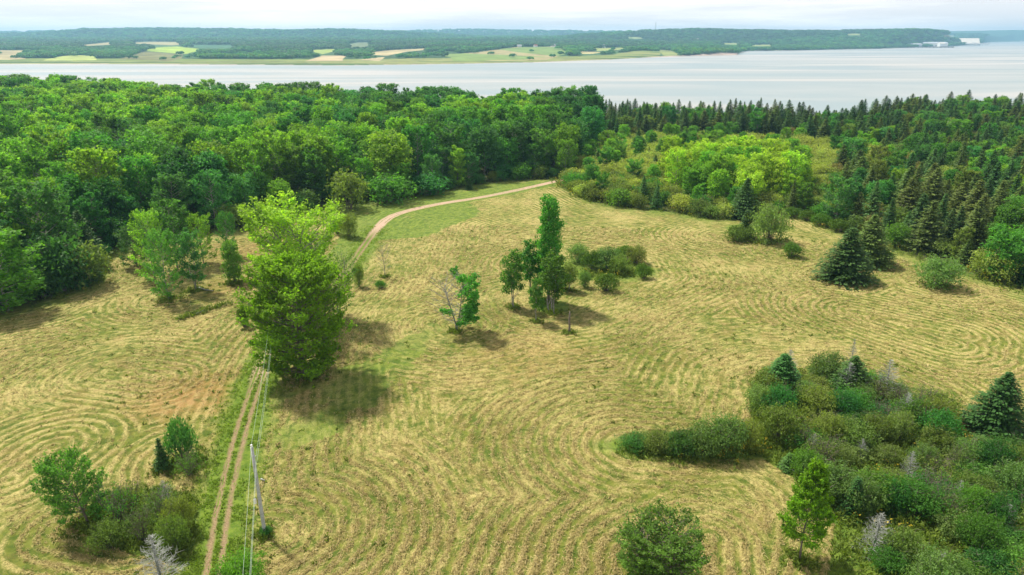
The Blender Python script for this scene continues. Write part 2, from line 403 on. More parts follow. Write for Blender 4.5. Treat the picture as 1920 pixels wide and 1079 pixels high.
# dirt track ---------------------------------------------------
def track_material():
    m, nt, N, L = newmat('dirt_track')
    out = N('ShaderNodeOutputMaterial'); pb = N('ShaderNodeBsdfPrincipled'); pb.inputs['Roughness'].default_value = .95; pb.inputs['Specular IOR Level'].default_value = .1
    au = N('ShaderNodeAttribute'); au.attribute_name = 'across'; aw = N('ShaderNodeAttribute'); aw.attribute_name = 'worn'
    geo = N('ShaderNodeNewGeometry')
    def nz(s, d=5, r=.6):
        n = N('ShaderNodeTexNoise'); n.inputs['Scale'].default_value = s; n.inputs['Detail'].default_value = d; n.inputs['Roughness'].default_value = r; L(geo.outputs['Position'], n.inputs['Vector']); return n.outputs[0]
    n1 = nz(1.3); n2 = nz(7); n3 = nz(.35)
    def mth(op, a, b=None):
        n = N('ShaderNodeMath'); n.operation = op
        for i, v in enumerate((a, b)):
            if v is None: continue
            if isinstance(v, (int, float)): n.inputs[i].default_value = v
            else: L(v, n.inputs[i])
        return n.outputs[0]
    def mr(v, a, b, c=0., d=1.):
        n = N('ShaderNodeMapRange'); n.interpolation_type = 'SMOOTHSTEP'; L(v, n.inputs[0])
        for i, q in enumerate((a, b, c, d)): n.inputs[i+1].default_value = q
        return n.outputs[0]
    def mix(f, a, b):
        n = N('ShaderNodeMix'); n.data_type = 'RGBA'; L(f, n.inputs[0])
        for i, v in ((6, a), (7, b)):
            if isinstance(v, tuple): n.inputs[i].default_value = (*v, 1)
            else: L(v, n.inputs[i])
        return n.outputs[2]
    ab = mth('ABSOLUTE', au.outputs['Fac'])
    wob = mth('ADD', ab, mth('MULTIPLY', mth('SUBTRACT', n1, .5), .28))
    rut = mth('ABSOLUTE', mth('SUBTRACT', wob, .52))
    dirt = mr(mth('ADD', rut, mth('MULTIPLY', mth('SUBTRACT', n2, .5), .6)), .42, .06)
    full = mth('MULTIPLY', mr(mth('ADD', wob, mth('MULTIPLY', mth('SUBTRACT', n2, .5), .6)), 1.45, .85), aw.outputs['Fac'])
    d = mth('MAXIMUM', mth('MULTIPLY', dirt, mr(n3, .25, .5, .55, .9)), full)
    grass = mix(mr(n1, .3, .7), (.060,.115,.012), (.13,.19,.024)); grass = mix(mr(n2, .5, .75, 0, .5), grass, (.25,.23,.085))
    dc = mix(mr(n2, .3, .7), (.16,.105,.062), (.30,.215,.135))
    dc = mix(mth('MULTIPLY', aw.outputs['Fac'], .75), dc, mix(mr(n2, .3, .7), (.36,.25,.18), (.52,.39,.30)))
    L(mix(d, grass, dc), pb.inputs['Base Color'])
    b = N('ShaderNodeBump'); b.inputs['Strength'].default_value = .6; b.inputs['Distance'].default_value = .05; L(n2, b.inputs['Height']); L(b.outputs[0], pb.inputs['Normal'])
    L(pb.outputs[0], out.inputs[0]); return m
def build_track():
    P = smooth_curve(track_g[::6], 30); P = polyline(P, .35, False)
    T = np.gradient(P, axis=0); T /= np.linalg.norm(T, axis=1)[:, None]; Nn = np.stack([T[:, 1], -T[:, 0]], 1)
    U = np.linspace(-2.0, 2.0, 21)
    wid = 1+.12*(vnoise(np.arange(len(P))/9., np.zeros(len(P)), 3)-.5)
    X = P[:, None, 0]+Nn[:, None, 0]*U[None]*wid[:, None]; Y = P[:, None, 1]+Nn[:, None, 1]*U[None]*wid[:, None]
    ab = np.abs(U)
    Z = hnear(X, Y)+.045-.05*np.exp(-((ab-.52)/.2)**2)[None]
    Z[:, 0] -= .12; Z[:, -1] -= .12
    px, py = proj(P[:, 0], P[:, 1], 0*P[:, 0])
    worn = np.maximum(sstep(455, 425, py), .8*sstep(735, 700, py)*sstep(610, 660, py))
    n = len(U); m_ = len(P); i = np.arange(m_-1)[:, None]*n; j = np.arange(n-1)[None]
    F = np.stack([i+j, i+j+1, i+n+j+1, i+n+j], -1).reshape(-1, 4)
    me = mesh('dirt_track', np.stack([X, Y, Z], -1), F, track_material(), pattr=dict(across=np.tile(U, m_), worn=np.repeat(worn, n)), smooth=True)
    tag(link('dirt_track', me), kind='structure')
build_track()

# hay wisps ----------------------------------------------------
def hay_material():
    m, nt, N, L = newmat('hay_straw'); out = N('ShaderNodeOutputMaterial'); a = N('ShaderNodeAttribute'); a.attribute_name = 'v'
    cr = N('ShaderNodeValToRGB'); e = cr.color_ramp.elements
    e[0].position = 0; e[0].color = (.12,.14,.03,1); e[1].position = 1; e[1].color = (.54,.45,.22,1)
    for p, c in ((.25,(.18,.19,.05,1)),(.45,(.34,.27,.105,1)),(.75,(.40,.33,.15,1))): k = e.new(p); k.color = c
    L(a.outputs['Fac'], cr.inputs[0]); d = N('ShaderNodeBsdfDiffuse'); t = N('ShaderNodeBsdfTranslucent'); L(cr.outputs[0], d.inputs[0]); L(cr.outputs[0], t.inputs[0])
    mx = N('ShaderNodeMixShader'); mx.inputs[0].default_value = .25; L(d.outputs[0], mx.inputs[1]); L(t.outputs[0], mx.inputs[2]); L(mx.outputs[0], out.inputs[0]); return m
def build_hay(n=420000):
    rng = np.random.default_rng(4)
    u = rng.random(n); D = 38*(150/38)**(u**1.2); A = np.radians(rng.uniform(-42, 42, n))
    x = np.sin(A)*D; y = np.cos(A)*D
    row = row_of(x, y); woods, dt = masks(x, y); lush = lush_mask(x, y, dt)
    tri = 1-np.abs((row % 1.0)*2-1)
    nl = fbm(x/11, y/11, 131, 3)
    keep = (woods < .3) & ((lush < .25) | (rng.random(n) < .03)) & (dt > 2.1) & (rng.random(n) < .04+1.1*tri**2*(.1+sstep(.3, .7, nl)*1.1))
    x, y, tri, nl = x[keep], y[keep], tri[keep], nl[keep]; m = len(x)
    z, _ = full_ground(x, y)
    # row direction from gradient of distance
    e = .5; gx = row_of(x+e, y)-row_of(x-e, y); gy = row_of(x, y+e)-row_of(x, y-e)
    a = np.arctan2(gy, gx)+PI/2+rng.normal(0, .75, m)
    D = np.hypot(x, y); k = np.clip(D/60, 1, 2.3)
    L_ = rng.uniform(.18, .55, m)*k**.6; w = rng.uniform(.012, .034, m)*k
    dx, dy = np.cos(a), np.sin(a); cv = rng.normal(0, .3, m)*L_
    z0 = z+rng.uniform(-.02, .05, m); z1 = z+rng.uniform(.06, .20, m); z2 = z+rng.uniform(-.02, .09, m)
    P0 = np.stack([x-dx*L_/2, y-dy*L_/2, z0], 1); P1 = np.stack([x-dy*cv, y+dx*cv, z1], 1); P2 = np.stack([x+dx*L_/2, y+dy*L_/2, z2], 1)
    W = np.stack([-dy*w, dx*w, rng.normal(0, .4, m)*w], 1)
    V = np.stack([P0-W*.4, P0+W*.4, P1+W, P1-W, P2+W*.4, P2-W*.4], 1).reshape(-1, 3)
    b = np.arange(m)[:, None]*6; F = np.stack([b+[0, 1, 2, 3], b+[3, 2, 4, 5]], 1).reshape(-1, 4)
    col = np.clip(rng.normal(.58, .24, m)+.22*(nl-.5), 0, 1)
    me = mesh('cut_hay', V, F, hay_material(), attr=np.repeat(col, 2))
    tag(link('cut_hay', me), 'dry cut hay lying in curving windrows over the mown field', 'hay', kind='stuff')
    print('hay wisps', m)
build_hay()
print('hay', time.time()-T0)

# ------------------------------------------------------------ water
def build_water():
    m, nt, N, L = newmat('bay_water'); out = N('ShaderNodeOutputMaterial'); pb = N('ShaderNodeBsdfPrincipled')
    geo = N('ShaderNodeNewGeometry')
    mp = N('ShaderNodeMapping'); mp.inputs['Scale'].default_value = (.0011, .0036, 1); mp.inputs['Rotation'].default_value = (0, 0, -.10); L(geo.outputs['Position'], mp.inputs[0])
    n = N('ShaderNodeTexNoise'); n.inputs['Scale'].default_value = 1.0; n.inputs['Detail'].default_value = 4; n.inputs['Distortion'].default_value = 1.6; n.inputs['Roughness'].default_value = .5; L(mp.outputs[0], n.inputs[0])
    cr = N('ShaderNodeValToRGB'); e = cr.color_ramp.elements; e[0].position = .38; e[0].color = (.21,.27,.29,1); e[1].position = .66; e[1].color = (.37,.35,.32,1)
    L(n.outputs[0], cr.inputs[0]); L(cr.outputs[0], pb.inputs['Base Color'])
    rr = N('ShaderNodeMapRange'); L(n.outputs[0], rr.inputs[0]); rr.inputs[1].default_value = .4; rr.inputs[2].default_value = .62; rr.inputs[3].default_value = .42; rr.inputs[4].default_value = .30; L(rr.outputs[0], pb.inputs['Roughness'])
    pb.inputs['IOR'].default_value = 1.33
    m2 = N('ShaderNodeMapping'); m2.inputs['Scale'].default_value = (.12, .22, 1); L(geo.outputs['Position'], m2.inputs[0])
    w = N('ShaderNodeTexNoise'); w.inputs['Scale'].default_value = 1; w.inputs['Detail'].default_value = 8; w.inputs['Roughness'].default_value = .62; L(m2.outputs[0], w.inputs[0])
    b = N('ShaderNodeBump'); b.inputs['Strength'].default_value = .4; b.inputs['Distance'].default_value = 1.0; L(w.outputs[0], b.inputs['Height']); L(b.outputs[0], pb.inputs['Normal'])
    L(pb.outputs[0], out.inputs[0])
    xs = np.linspace(-12000, 12000, 25); ys = np.concatenate([np.linspace(120, 2000, 12), np.linspace(2400, 10600, 16)])
    X, Y = np.meshgrid(xs, ys); V = np.stack([X, Y, 0*X-15], -1); n_ = len(xs)
    i = np.arange(len(ys)-1)[:, None]*n_; j = np.arange(n_-1)[None]; F = np.stack([i+j, i+j+1, i+n_+j+1, i+n_+j], -1).reshape(-1, 4)
    tag(link('water', mesh('water', V, F, m)), kind='structure')
build_water()

# ------------------------------------------------------------ far shore
def yang(py): return PITCH-np.arctan((539.5-np.asarray(py, float))/FPX)     # angle below the horizon
sh_px = [(-600,124),(0,121),(300,121.5),(640,124),(850,121),(1000,118),(1150,112.5),(1220,108.5),(1290,105.5),(1385,103),(1398,96.5),(1500,95),(1650,92),(1720,89.5),(1795,87),(1835,84),(1850,80),(1900,78.5),(1960,78),(2600,78)]
sh_px = [(x, y) for x, y in sh_px]
shc = np.array([p[0] for p in sh_px], float); shD = 55/np.tan(yang([p[1] for p in sh_px]))
shc2 = shc
def ridge(pts, D):
    c = np.array([p[0] for p in pts], float); a = yang([p[1] for p in pts]); return c, CAMZ-D*np.tan(a)
RA = (5600., 1300.); ra = ridge([(-600,66),(0,67),(60,65.5),(110,62),(160,57.5),(300,56.5),(440,57.5),(540,60.5),(600,58.5),(680,59.5),(760,63),(860,69),(960,76),(1100,80),(2600,80)], RA[0])
RB = (8200., 1500.); rb = ridge([(-600,64),(0,62.5),(60,61.5),(130,60.5),(500,61),(740,61),(840,58.5),(960,59),(1060,60.5),(1200,62),(1500,64),(1780,66),(2600,70)], RB[0])
RC = (4700., 900.); rc = ridge([(-600,90),(960,85),(1000,75),(1100,68),(1200,61.5),(1300,58),(1430,60.5),(1560,61.5),(1700,59.5),(1770,60.5),(1800,80),(2600,90)], RC[0])
RD = (9750., 700.); rd = ridge([(-600,90),(1500,80),(1650,64),(1800,60.5),(1860,64),(1920,66),(2600,70)], RD[0])
RE = (10050., 300.); re_ = ridge([(-600,90),(1500,80),(1780,58.5),(1850,57.5),(1920,56),(2600,56)], RE[0])
def hfar(x, y):
    x = np.asarray(x, float); y = np.asarray(y, float); D = y
    col = 960+FPX/cp*x/y
    s = np.interp(col, shc2, shD)
    t = D-s
    n = fbm(x/420, y/420, 201, 3)-.5; n2 = fbm(x/1300, y/1300, 207, 2)-.5
    base = np.interp(t, [-150, -5, 25, 60, 300, 700, 1100, 1700, 2700, 4500, 9000], [-24, -17, -14.4, -13.2, -11.5, -7, 0, 9, 22, 34, 50])
    base = base + sstep(150, 600, t)*(9*n+6*n2)
    # wooded bluff and the headland
    for cx, cD, hx, w, wd in ((1200, 2330, 10, 60, 150), (1330, 2420, 9, 70, 120), (1010, 2650, 8, 150, 300)):
        base = base+hx*np.exp(-((col-cx)/w)**2-((D-cD)/wd)**2)
    z = base
    for (D0, W), (c, h) in ((RA, ra), (RB, rb), (RC, rc), (RD, rd), (RE, re_)):
        hh = np.interp(col, c, h)
        k = (D-D0)/W
        g = np.where(k < 0, np.exp(-(k**2)*1.6), np.exp(-(k*.7)**2))
        hz = -20+(hh+20)*g + g*(hh > 20)*(8*(fbm(x/260, y/500, 211, 3)-.5))
        hz = np.where(t < 60, -30, hz*sstep(60, 420, t)+(-20)*(1-sstep(60, 420, t)))
        z = np.maximum(z, hz)
    return z
fields = [
 ('lime', (.30,.42,.06), [(274,94),(295,89),(332,87.5),(377,92.5),(370,96),(347,102),(312,99),(275,96)]),
 ('olive', (.17,.17,.06), [(220,112.5),(270,97),(312,99.5),(343,102.5),(340,111),(320,115),(240,112)]),
 ('pale', (.34,.40,.11), [(80,113),(118,105),(150,104),(181,105.5),(181,113),(85,114)]),
 ('tan', (.36,.31,.16), [(0,94.5),(65,95),(33,99),(30,106),(50,111),(20,112.5),(-200,112),(-200,95)]),
 ('tan', (.34,.30,.15), [(150,85),(210,79),(212,84),(160,86.5)]),
 ('tan', (.32,.30,.15), [(246,80),(288,78.5),(332,79),(342,84.5),(320,85.5),(250,82)]),
 ('teal', (.06,.15,.07), [(345,86),(375,84.5),(435,85),(440,87.5),(425,91),(378,91)]),
 ('tan', (.42,.34,.20), [(572,115),(605,104.5),(650,104.5),(642,112),(642,114.5)]),
 ('tan', (.40,.34,.18), [(690,100),(720,95),(800,91),(800,93.5),(762,97.5),(725,105),(695,103)]),
 ('tan', (.42,.35,.20), [(672,112.5),(722,107),(712,115)]),
 ('lime', (.28,.36,.08), [(587,94),(627,92),(635,95),(605,102),(580,96)]),
 ('dull', (.15,.19,.09), [(650,85),(670,80),(700,80.5),(687,89),(655,89)]),
 ('big', (.30,.30,.11), [(822,102.5),(890,99),(960,89),(1047,87.5),(1065,100),(1025,112.5),(1000,113.5),(850,115),(845,108)]),
 ('tan', (.40,.36,.17), [(1080,101),(1090,97),(1132,98),(1110,101.5)]),
 ('lime', (.28,.34,.10), [(1112,91),(1180,89),(1160,94),(1120,96)]),
 ('slope', (.24,.28,.09), [(1232,93),(1260,95.5),(1277,104.5),(1245,105.5)]),
 ('strip', (.28,.34,.12), [(1345,81),(1385,81.5),(1385,84),(1350,83.5)]),
 ('strip', (.28,.34,.12), [(1405,84.5),(1450,84),(1450,87),(1410,87)]),
 ('strip', (.28,.34,.14), [(1586,64),(1612,63),(1616,66.5),(1590,66.5)]),
 ('strip', (.34,.32,.18), [(1768,67),(1792,67),(1792,69),(1768,69)]),
 ('strip', (.30,.32,.18), [(1850,60),(1870,60),(1870,62),(1850,62)]),
 ('strip', (.22,.28,.12), [(1180,70),(1205,70),(1205,73),(1175,73)]),
]
def field_of(x, y, z):
    px, py = proj(x, y, z); idx = np.full(np.shape(x), -1)
    for i, (nme, c, P) in enumerate(fields):
        idx = np.where(inpoly(px, py, P), i, idx)
    return idx
def far_grid():
    a = np.arctan(np.linspace(-.98, .98, 1250)*1.0)
    D = [1150.]; 
    while D[-1] < 10300: D.append(D[-1]*(1.0075 if D[-1] < 5000 else 1.02))
    D = np.array(D); A, DD = np.meshgrid(a, D)
    x = DD*np.tan(A); y = DD
    return x, y, len(a), len(D)
def build_far():
    m, nt, N, L = newmat('far_land'); out = N('ShaderNodeOutputMaterial'); pb = N('ShaderNodeBsdfPrincipled'); pb.inputs['Roughness'].default_value = .95; pb.inputs['Specular IOR Level'].default_value = .1
    a = N('ShaderNodeAttribute'); a.attribute_name = 'col'; geo = N('ShaderNodeNewGeometry'); n = N('ShaderNodeTexNoise'); n.inputs['Scale'].default_value = .02; n.inputs['Detail'].default_value = 7; n.inputs['Roughness'].default_value = .65; L(geo.outputs['Position'], n.inputs[0])
    mr = N('ShaderNodeMapRange'); L(n.outputs[0], mr.inputs[0]); mr.inputs[1].default_value = .3; mr.inputs[2].default_value = .7; mr.inputs[3].default_value = .65; mr.inputs[4].default_value = 1.35
    mx = N('ShaderNodeMix'); mx.data_type = 'RGBA'; mx.blend_type = 'MULTIPLY'; mx.inputs[0].default_value = 1; L(a.outputs['Color'], mx.inputs[6]); L(mr.outputs[0], mx.inputs[7])
    L(mx.outputs[2], pb.inputs['Base Color']); L(pb.outputs[0], out.inputs[0])
    x, y, nc, nr = far_grid(); z = hfar(x, y)
    fi = field_of(x, y, z)
    col = np.empty(x.shape+(4,)); col[...] = (.040,.085,.026, 1)
    cn = fbm(x/300, y/300, 301, 3)
    col[..., :3] *= (.6+.9*cn)[..., None]
    c0 = 960+FPX/cp*x/y; t = y-np.interp(c0, shc2, shD)
    marsh = (t > 20) & (t < 330) & (c0 < 1240); col[marsh] = (.13,.18,.040, 1)
    mar2 = (t > 20) & (t < 150) & (c0 < 1240); col[mar2] = (.055,.105,.022, 1)
    stripn = vnoise(x/900, y/45, 311); col[marsh & (stripn > .62)] = (.19,.21,.07, 1)
    mudm = t <= 24; col[mudm] = (.34,.27,.23, 1)
    for i, (nme, c, P) in enumerate(fields):
        k = fi == i
        f = .85+.35*vnoise(x/60, y/60, 5)
        if nme == 'big': 
            c = np.where(vnoise(x/150+.35*y/150, y/400, 9)[..., None] > .5, np.array([.15,.22,.055]), np.array([.27,.24,.11]))[k]
            col[k, :3] = c
        else: col[k, :3] = .85*np.array(c)[None]*f[k][:, None]
    i = np.arange(nr-1)[:, None]*nc; j = np.arange(nc-1)[None]; F = np.stack([i+j, i+j+1, i+nc+j+1, i+nc+j], -1).reshape(-1, 4)
    me = mesh('far_hills', np.stack([x, y, z], -1), F, m, pattr=dict(col=col.reshape(-1, 4)), smooth=True)
    tag(link('far_hills', me), kind='structure')
build_far()
print('far', time.time()-T0)
def at_far(px, py):
    a, b, c = ray(px, py); D = np.linspace(1300, 14000, 9000); x = a/b*D; z = CAMZ+c/b*D
    h = hfar(x, D); k = np.nonzero(z < h)[0]
    i = k[0] if len(k) else np.argmin(z-h)
    return x[i], D[i], h[i]

# ------------------------------------------------------------ instancing of stuff with geometry nodes
def scatter(name, protos, pts, idx, rotz, scl, label, cat):
    """one 'stuff' object whose points carry copies of the prototypes"""
    col = bpy.data.collections.new(name+'_kinds')
    for i, (me) in enumerate(protos):
        o = bpy.data.objects.new('%s_kind_%02d' % (name, i), me); col.objects.link(o)
    me = bpy.data.meshes.new(name); me.vertices.add(len(pts)); me.vertices.foreach_set('co', np.asarray(pts, np.float32).ravel())
    a = me.attributes.new('idx', 'INT', 'POINT'); a.data.foreach_set('value', np.asarray(idx, np.int32))
    r = np.zeros((len(pts), 3), np.float32); r[:, 2] = rotz
    a = me.attributes.new('rot', 'FLOAT_VECTOR', 'POINT'); a.data.foreach_set('vector', r.ravel())
    a = me.attributes.new('scl', 'FLOAT_VECTOR', 'POINT'); a.data.foreach_set('vector', np.asarray(scl, np.float32).ravel())
    o = link(name, me); tag(o, label, cat, kind='stuff')
    ng = bpy.data.node_groups.new(name, 'GeometryNodeTree')
    ng.interface.new_socket('Geometry', in_out='INPUT', socket_type='NodeSocketGeometry'); ng.interface.new_socket('Geometry', in_out='OUTPUT', socket_type='NodeSocketGeometry')
    N = ng.nodes.new; L = ng.links.new
    gi = N('NodeGroupInput'); go = N('NodeGroupOutput'); ip = N('GeometryNodeInstanceOnPoints'); ci = N('GeometryNodeCollectionInfo')
    ci.inputs['Collection'].default_value = col; ci.inputs['Separate Children'].default_value = True; ci.inputs['Reset Children'].default_value = True
    ip.inputs['Pick Instance'].default_value = True
    def na(n, t):
        q = N('GeometryNodeInputNamedAttribute'); q.data_type = t; q.inputs['Name'].default_value = n; return q.outputs[0]
    L(gi.outputs[0], ip.inputs['Points']); L(ci.outputs[0], ip.inputs['Instance']); L(na('idx', 'INT'), ip.inputs['Instance Index'])
    e2r = N('FunctionNodeEulerToRotation'); L(na('rot', 'FLOAT_VECTOR'), e2r.inputs[0]); L(e2r.outputs[0], ip.inputs['Rotation'])
    L(na('scl', 'FLOAT_VECTOR'), ip.inputs['Scale']); L(ip.outputs[0], go.inputs[0])
    md = o.modifiers.new('scatter', 'NODES'); md.node_group = ng
    return o

# ------------------------------------------------------------ plants
def prof(kind, t):
    t = np.clip(t, 0, 1)
    if kind == 'round': return np.sqrt(np.clip(1-((t-.42)/.60)**2, 0.03, 1))
    if kind == 'egg': return np.sqrt(np.clip(1-((t-.33)/.70)**2, 0.03, 1))
    if kind == 'vase': return np.sqrt(np.clip(1-((t-.62)/.64)**2, 0.03, 1))
    if kind == 'column': return np.sqrt(np.clip(1-((t-.45)/.62)**2, 0.03, 1))*.9+.1
    if kind == 'cone': return np.clip(1.05-t, .08, 1)*np.clip(.35+t*5, 0, 1)
    return np.ones_like(t)
def broadleaf(seed, H=12, base=2.2, R=3.6, kind='round', nl=4500, ls=.5, lobes=22, lr=.42, limbs=10, stems=1, dens=1.0, trunk=.18, lean=0, tuft=9, up=.35, skip=None):
    rng = np.random.default_rng(seed); g = G(); tr = G()
    t = (np.arange(lobes)+rng.random(lobes))/lobes; ph = np.arange(lobes)*2.399+rng.uniform(0, 6)
    pr = prof(kind, t)
    rad = pr*R*rng.uniform(.38, .72, lobes); zc = base+(H-base)*(.06+.86*t)
    cx = rad*np.cos(ph)+lean*t; cy = rad*np.sin(ph); LR = R*lr*(.55+.6*pr)*rng.uniform(.75, 1.2, lobes)
    w = LR**2; w /= w.sum()
    nt = nl//tuft; li = rng.choice(lobes, nt, p=w)
    d = rng.normal(size=(nt, 3)); d[:, 2] += .35; d /= np.linalg.norm(d, axis=1)[:, None]
    out = np.stack([cx[li], cy[li], 0*cx[li]], 1)/(R+1e-6); d = d+out*.7; d /= np.linalg.norm(d, axis=1)[:, None]
    rr = LR[li]*(1-.45*rng.random(nt)**2)*(1+.24*rng.normal(size=nt))
    P = np.stack([cx[li], cy[li], zc[li]], 1)+d*rr[:, None]*np.array([1, 1, .85])
    P[:, 2] = np.clip(P[:, 2], base*.5, None)
    if skip is not None:
        k = skip(P, rng); P = P[k]; d = d[k]; nt = len(P)
    Pl = np.repeat(P, tuft, 0)+rng.normal(size=(nt*tuft, 3))*ls*np.array([.62, .62, .42]); dl = np.repeat(d, tuft, 0)
    Nn = dl*.55+rng.normal(size=Pl.shape)*.55+np.array([0, 0, up])
    va = np.repeat(rng.uniform(.8, 1.2, nt), tuft)*rng.uniform(.75, 1.25, nt*tuft)
    g.leaves(Pl, Nn, ls*rng.uniform(.6, 1.3, len(Pl)), rng, .6, va)
    # trunk and limbs
    for s in range(stems):
        a0 = s*2.4+rng.random(); off = 0 if stems == 1 else .35
        top = np.array([lean*.8+(R*.35*math.cos(a0) if stems > 1 else 0), R*.35*math.sin(a0) if stems > 1 else 0, base+(H-base)*(.85 if stems == 1 else .62)])
        q = np.linspace(0, 1, 7)[:, None]; st = np.array([off*math.cos(a0), off*math.sin(a0), -.25])
        pth = st+(top-st)*q+np.sin(q*3.1)*rng.normal(0, .18, 3)*np.array([1, 1, 0]); pth[:, :2] = st[:2]+(top[:2]-st[:2])*(q**1.4)+np.sin(q*5)*rng.normal(0, .12, 2)
        rd_ = trunk*(1-.85*q[:, 0])/math.sqrt(stems)**.6; rd_[0] *= 1.35
        tr.tube(pth, rd_, 6)
        sel = rng.choice(lobes, min(lobes, limbs//stems), replace=False)
        for i in sel:
            tip = np.array([cx[i], cy[i], zc[i]]); f = np.clip((zc[i]-LR[i]*1.4-base*.3)/(top[2]), .12, .85); k = f*6
            b0 = pth[int(k)]+(pth[min(int(k)+1, 6)]-pth[int(k)])*(k-int(k))
            qq = np.linspace(0, 1, 5)[:, None]; bp = b0+(tip-b0)*qq; bp[:, 2] += -.12*np.sin(qq[:, 0]*PI)*LR[i]; bp += rng.normal(0, .05, bp.shape)*np.sin(qq*PI)
            tr.tube(bp, trunk*.42*(1-.75*qq[:, 0]), 4)
            for _ in range(3):
                dd = rng.normal(size=3); dd[2] = abs(dd[2]); dd /= np.linalg.norm(dd); e0 = bp[rng.integers(2, 4)]
                tr.tube(np.array([e0, e0+dd*LR[i]*.5, e0+dd*LR[i]*.9+[0, 0, .15]]), np.array([trunk*.16, trunk*.1, trunk*.03]), 3, cap=False)
    return g, tr
def branchy(seed, H=8, base=1.5, R=3, kind='egg', nbr=34, sub=5, lp=34, ls=.25, rise=.9, trunk=.15, spread=.16, stems=1, cut=None, lean=0.):
    """leaves carried along rising branches: a spiky, broken outline"""
    rng = np.random.default_rng(seed); g = G(); tr = G()
    tops = []
    for s in range(stems):
        a0 = s*6.283/stems+rng.random(); of = 0 if stems == 1 else R*.38
        q = np.linspace(0, 1, 7); hh = H*(1 if s == 0 else rng.uniform(.8, .97))
        p = np.stack([of*math.cos(a0)*q**1.2+.12*np.sin(q*5+s)+lean*q, of*math.sin(a0)*q**1.2+.12*np.sin(q*4+1), -.25+(hh*.96+.25)*q], 1)
        tr.tube(p, trunk*(1-.93*q)/(1 if stems == 1 else 1.35), 6); tops.append(p)
    LP = []; LT = []; LA = []
    def leafline(a, b, n, sp, va):
        t = rng.random(n)**.8; d = b-a; L_ = np.linalg.norm(d); c = a+d*t[:, None]; c[:, 2] += .10*L_*t**2
        LP.append(c+rng.normal(size=(n, 3))*sp*(1.15-.6*t)[:, None]); LT.append(np.tile(d/(L_+1e-6), (n, 1))+rng.normal(0, .6, (n, 3))); LA.append(va*rng.uniform(.75, 1.25, n))
    for i in range(nbr):
        p = tops[i % stems]; t = (i+.5)/nbr; tz = .02+.96*t; z0 = base*.7+(H*.93-base*.7)*tz**1.05
        k = np.clip(z0/(H*.96), 0, .98)*6; b0 = p[int(k)]+(p[int(k)+1]-p[int(k)])*(k-int(k))
        Lb = R*float(prof(kind, np.array(tz)))*rng.uniform(.7, 1.12)*(1 if stems == 1 else .72)+.25; a = i*2.399+rng.uniform(-.4, .4)
        ri = rise*(.45+.9*t); d = np.array([math.cos(a), math.sin(a), ri]); d /= np.hypot(1, 0); tip = b0+d*Lb; tip[2] = min(tip[2], H*1.02)
        if cut is not None and cut(tip, rng): bare = True
        else: bare = False
        mid = (b0+tip)/2+np.array([0, 0, -.06*Lb]); tr.tube(np.array([b0, mid, tip]), np.array([trunk*.30, trunk*.18, .012]), 4, cap=False)
        va = rng.uniform(.8, 1.2)
        if not bare: leafline(mid*.7+b0*.3, tip+(tip-mid)*.12, lp, spread*Lb**.5, va)
        for j in range(sub):
            f = rng.uniform(.3, .95); s0 = b0+(tip-b0)*f; aa = a+rng.choice([-1, 1])*rng.uniform(.4, 1.1); ls_ = Lb*(1.05-f)*.75+.25
            e = s0+np.array([math.cos(aa), math.sin(aa), ri*rng.uniform(.6, 1.3)])*ls_
            tr.tube(np.array([s0, e]), np.array([trunk*.12, .008]), 3, cap=False)
            if not bare: leafline(s0, e, int(lp*.75), spread*.9, va*rng.uniform(.85, 1.15))
    if LP:
        P = np.vstack(LP); T = np.vstack(LT); P[:, 2] = np.clip(P[:, 2], .1, None)
        Nn = rng.normal(size=P.shape)*.8+np.array([0, 0, .7]); g.leaves(P, Nn, ls*rng.uniform(.6, 1.3, len(P)), rng, .58, np.concatenate(LA), T)
    return g, tr
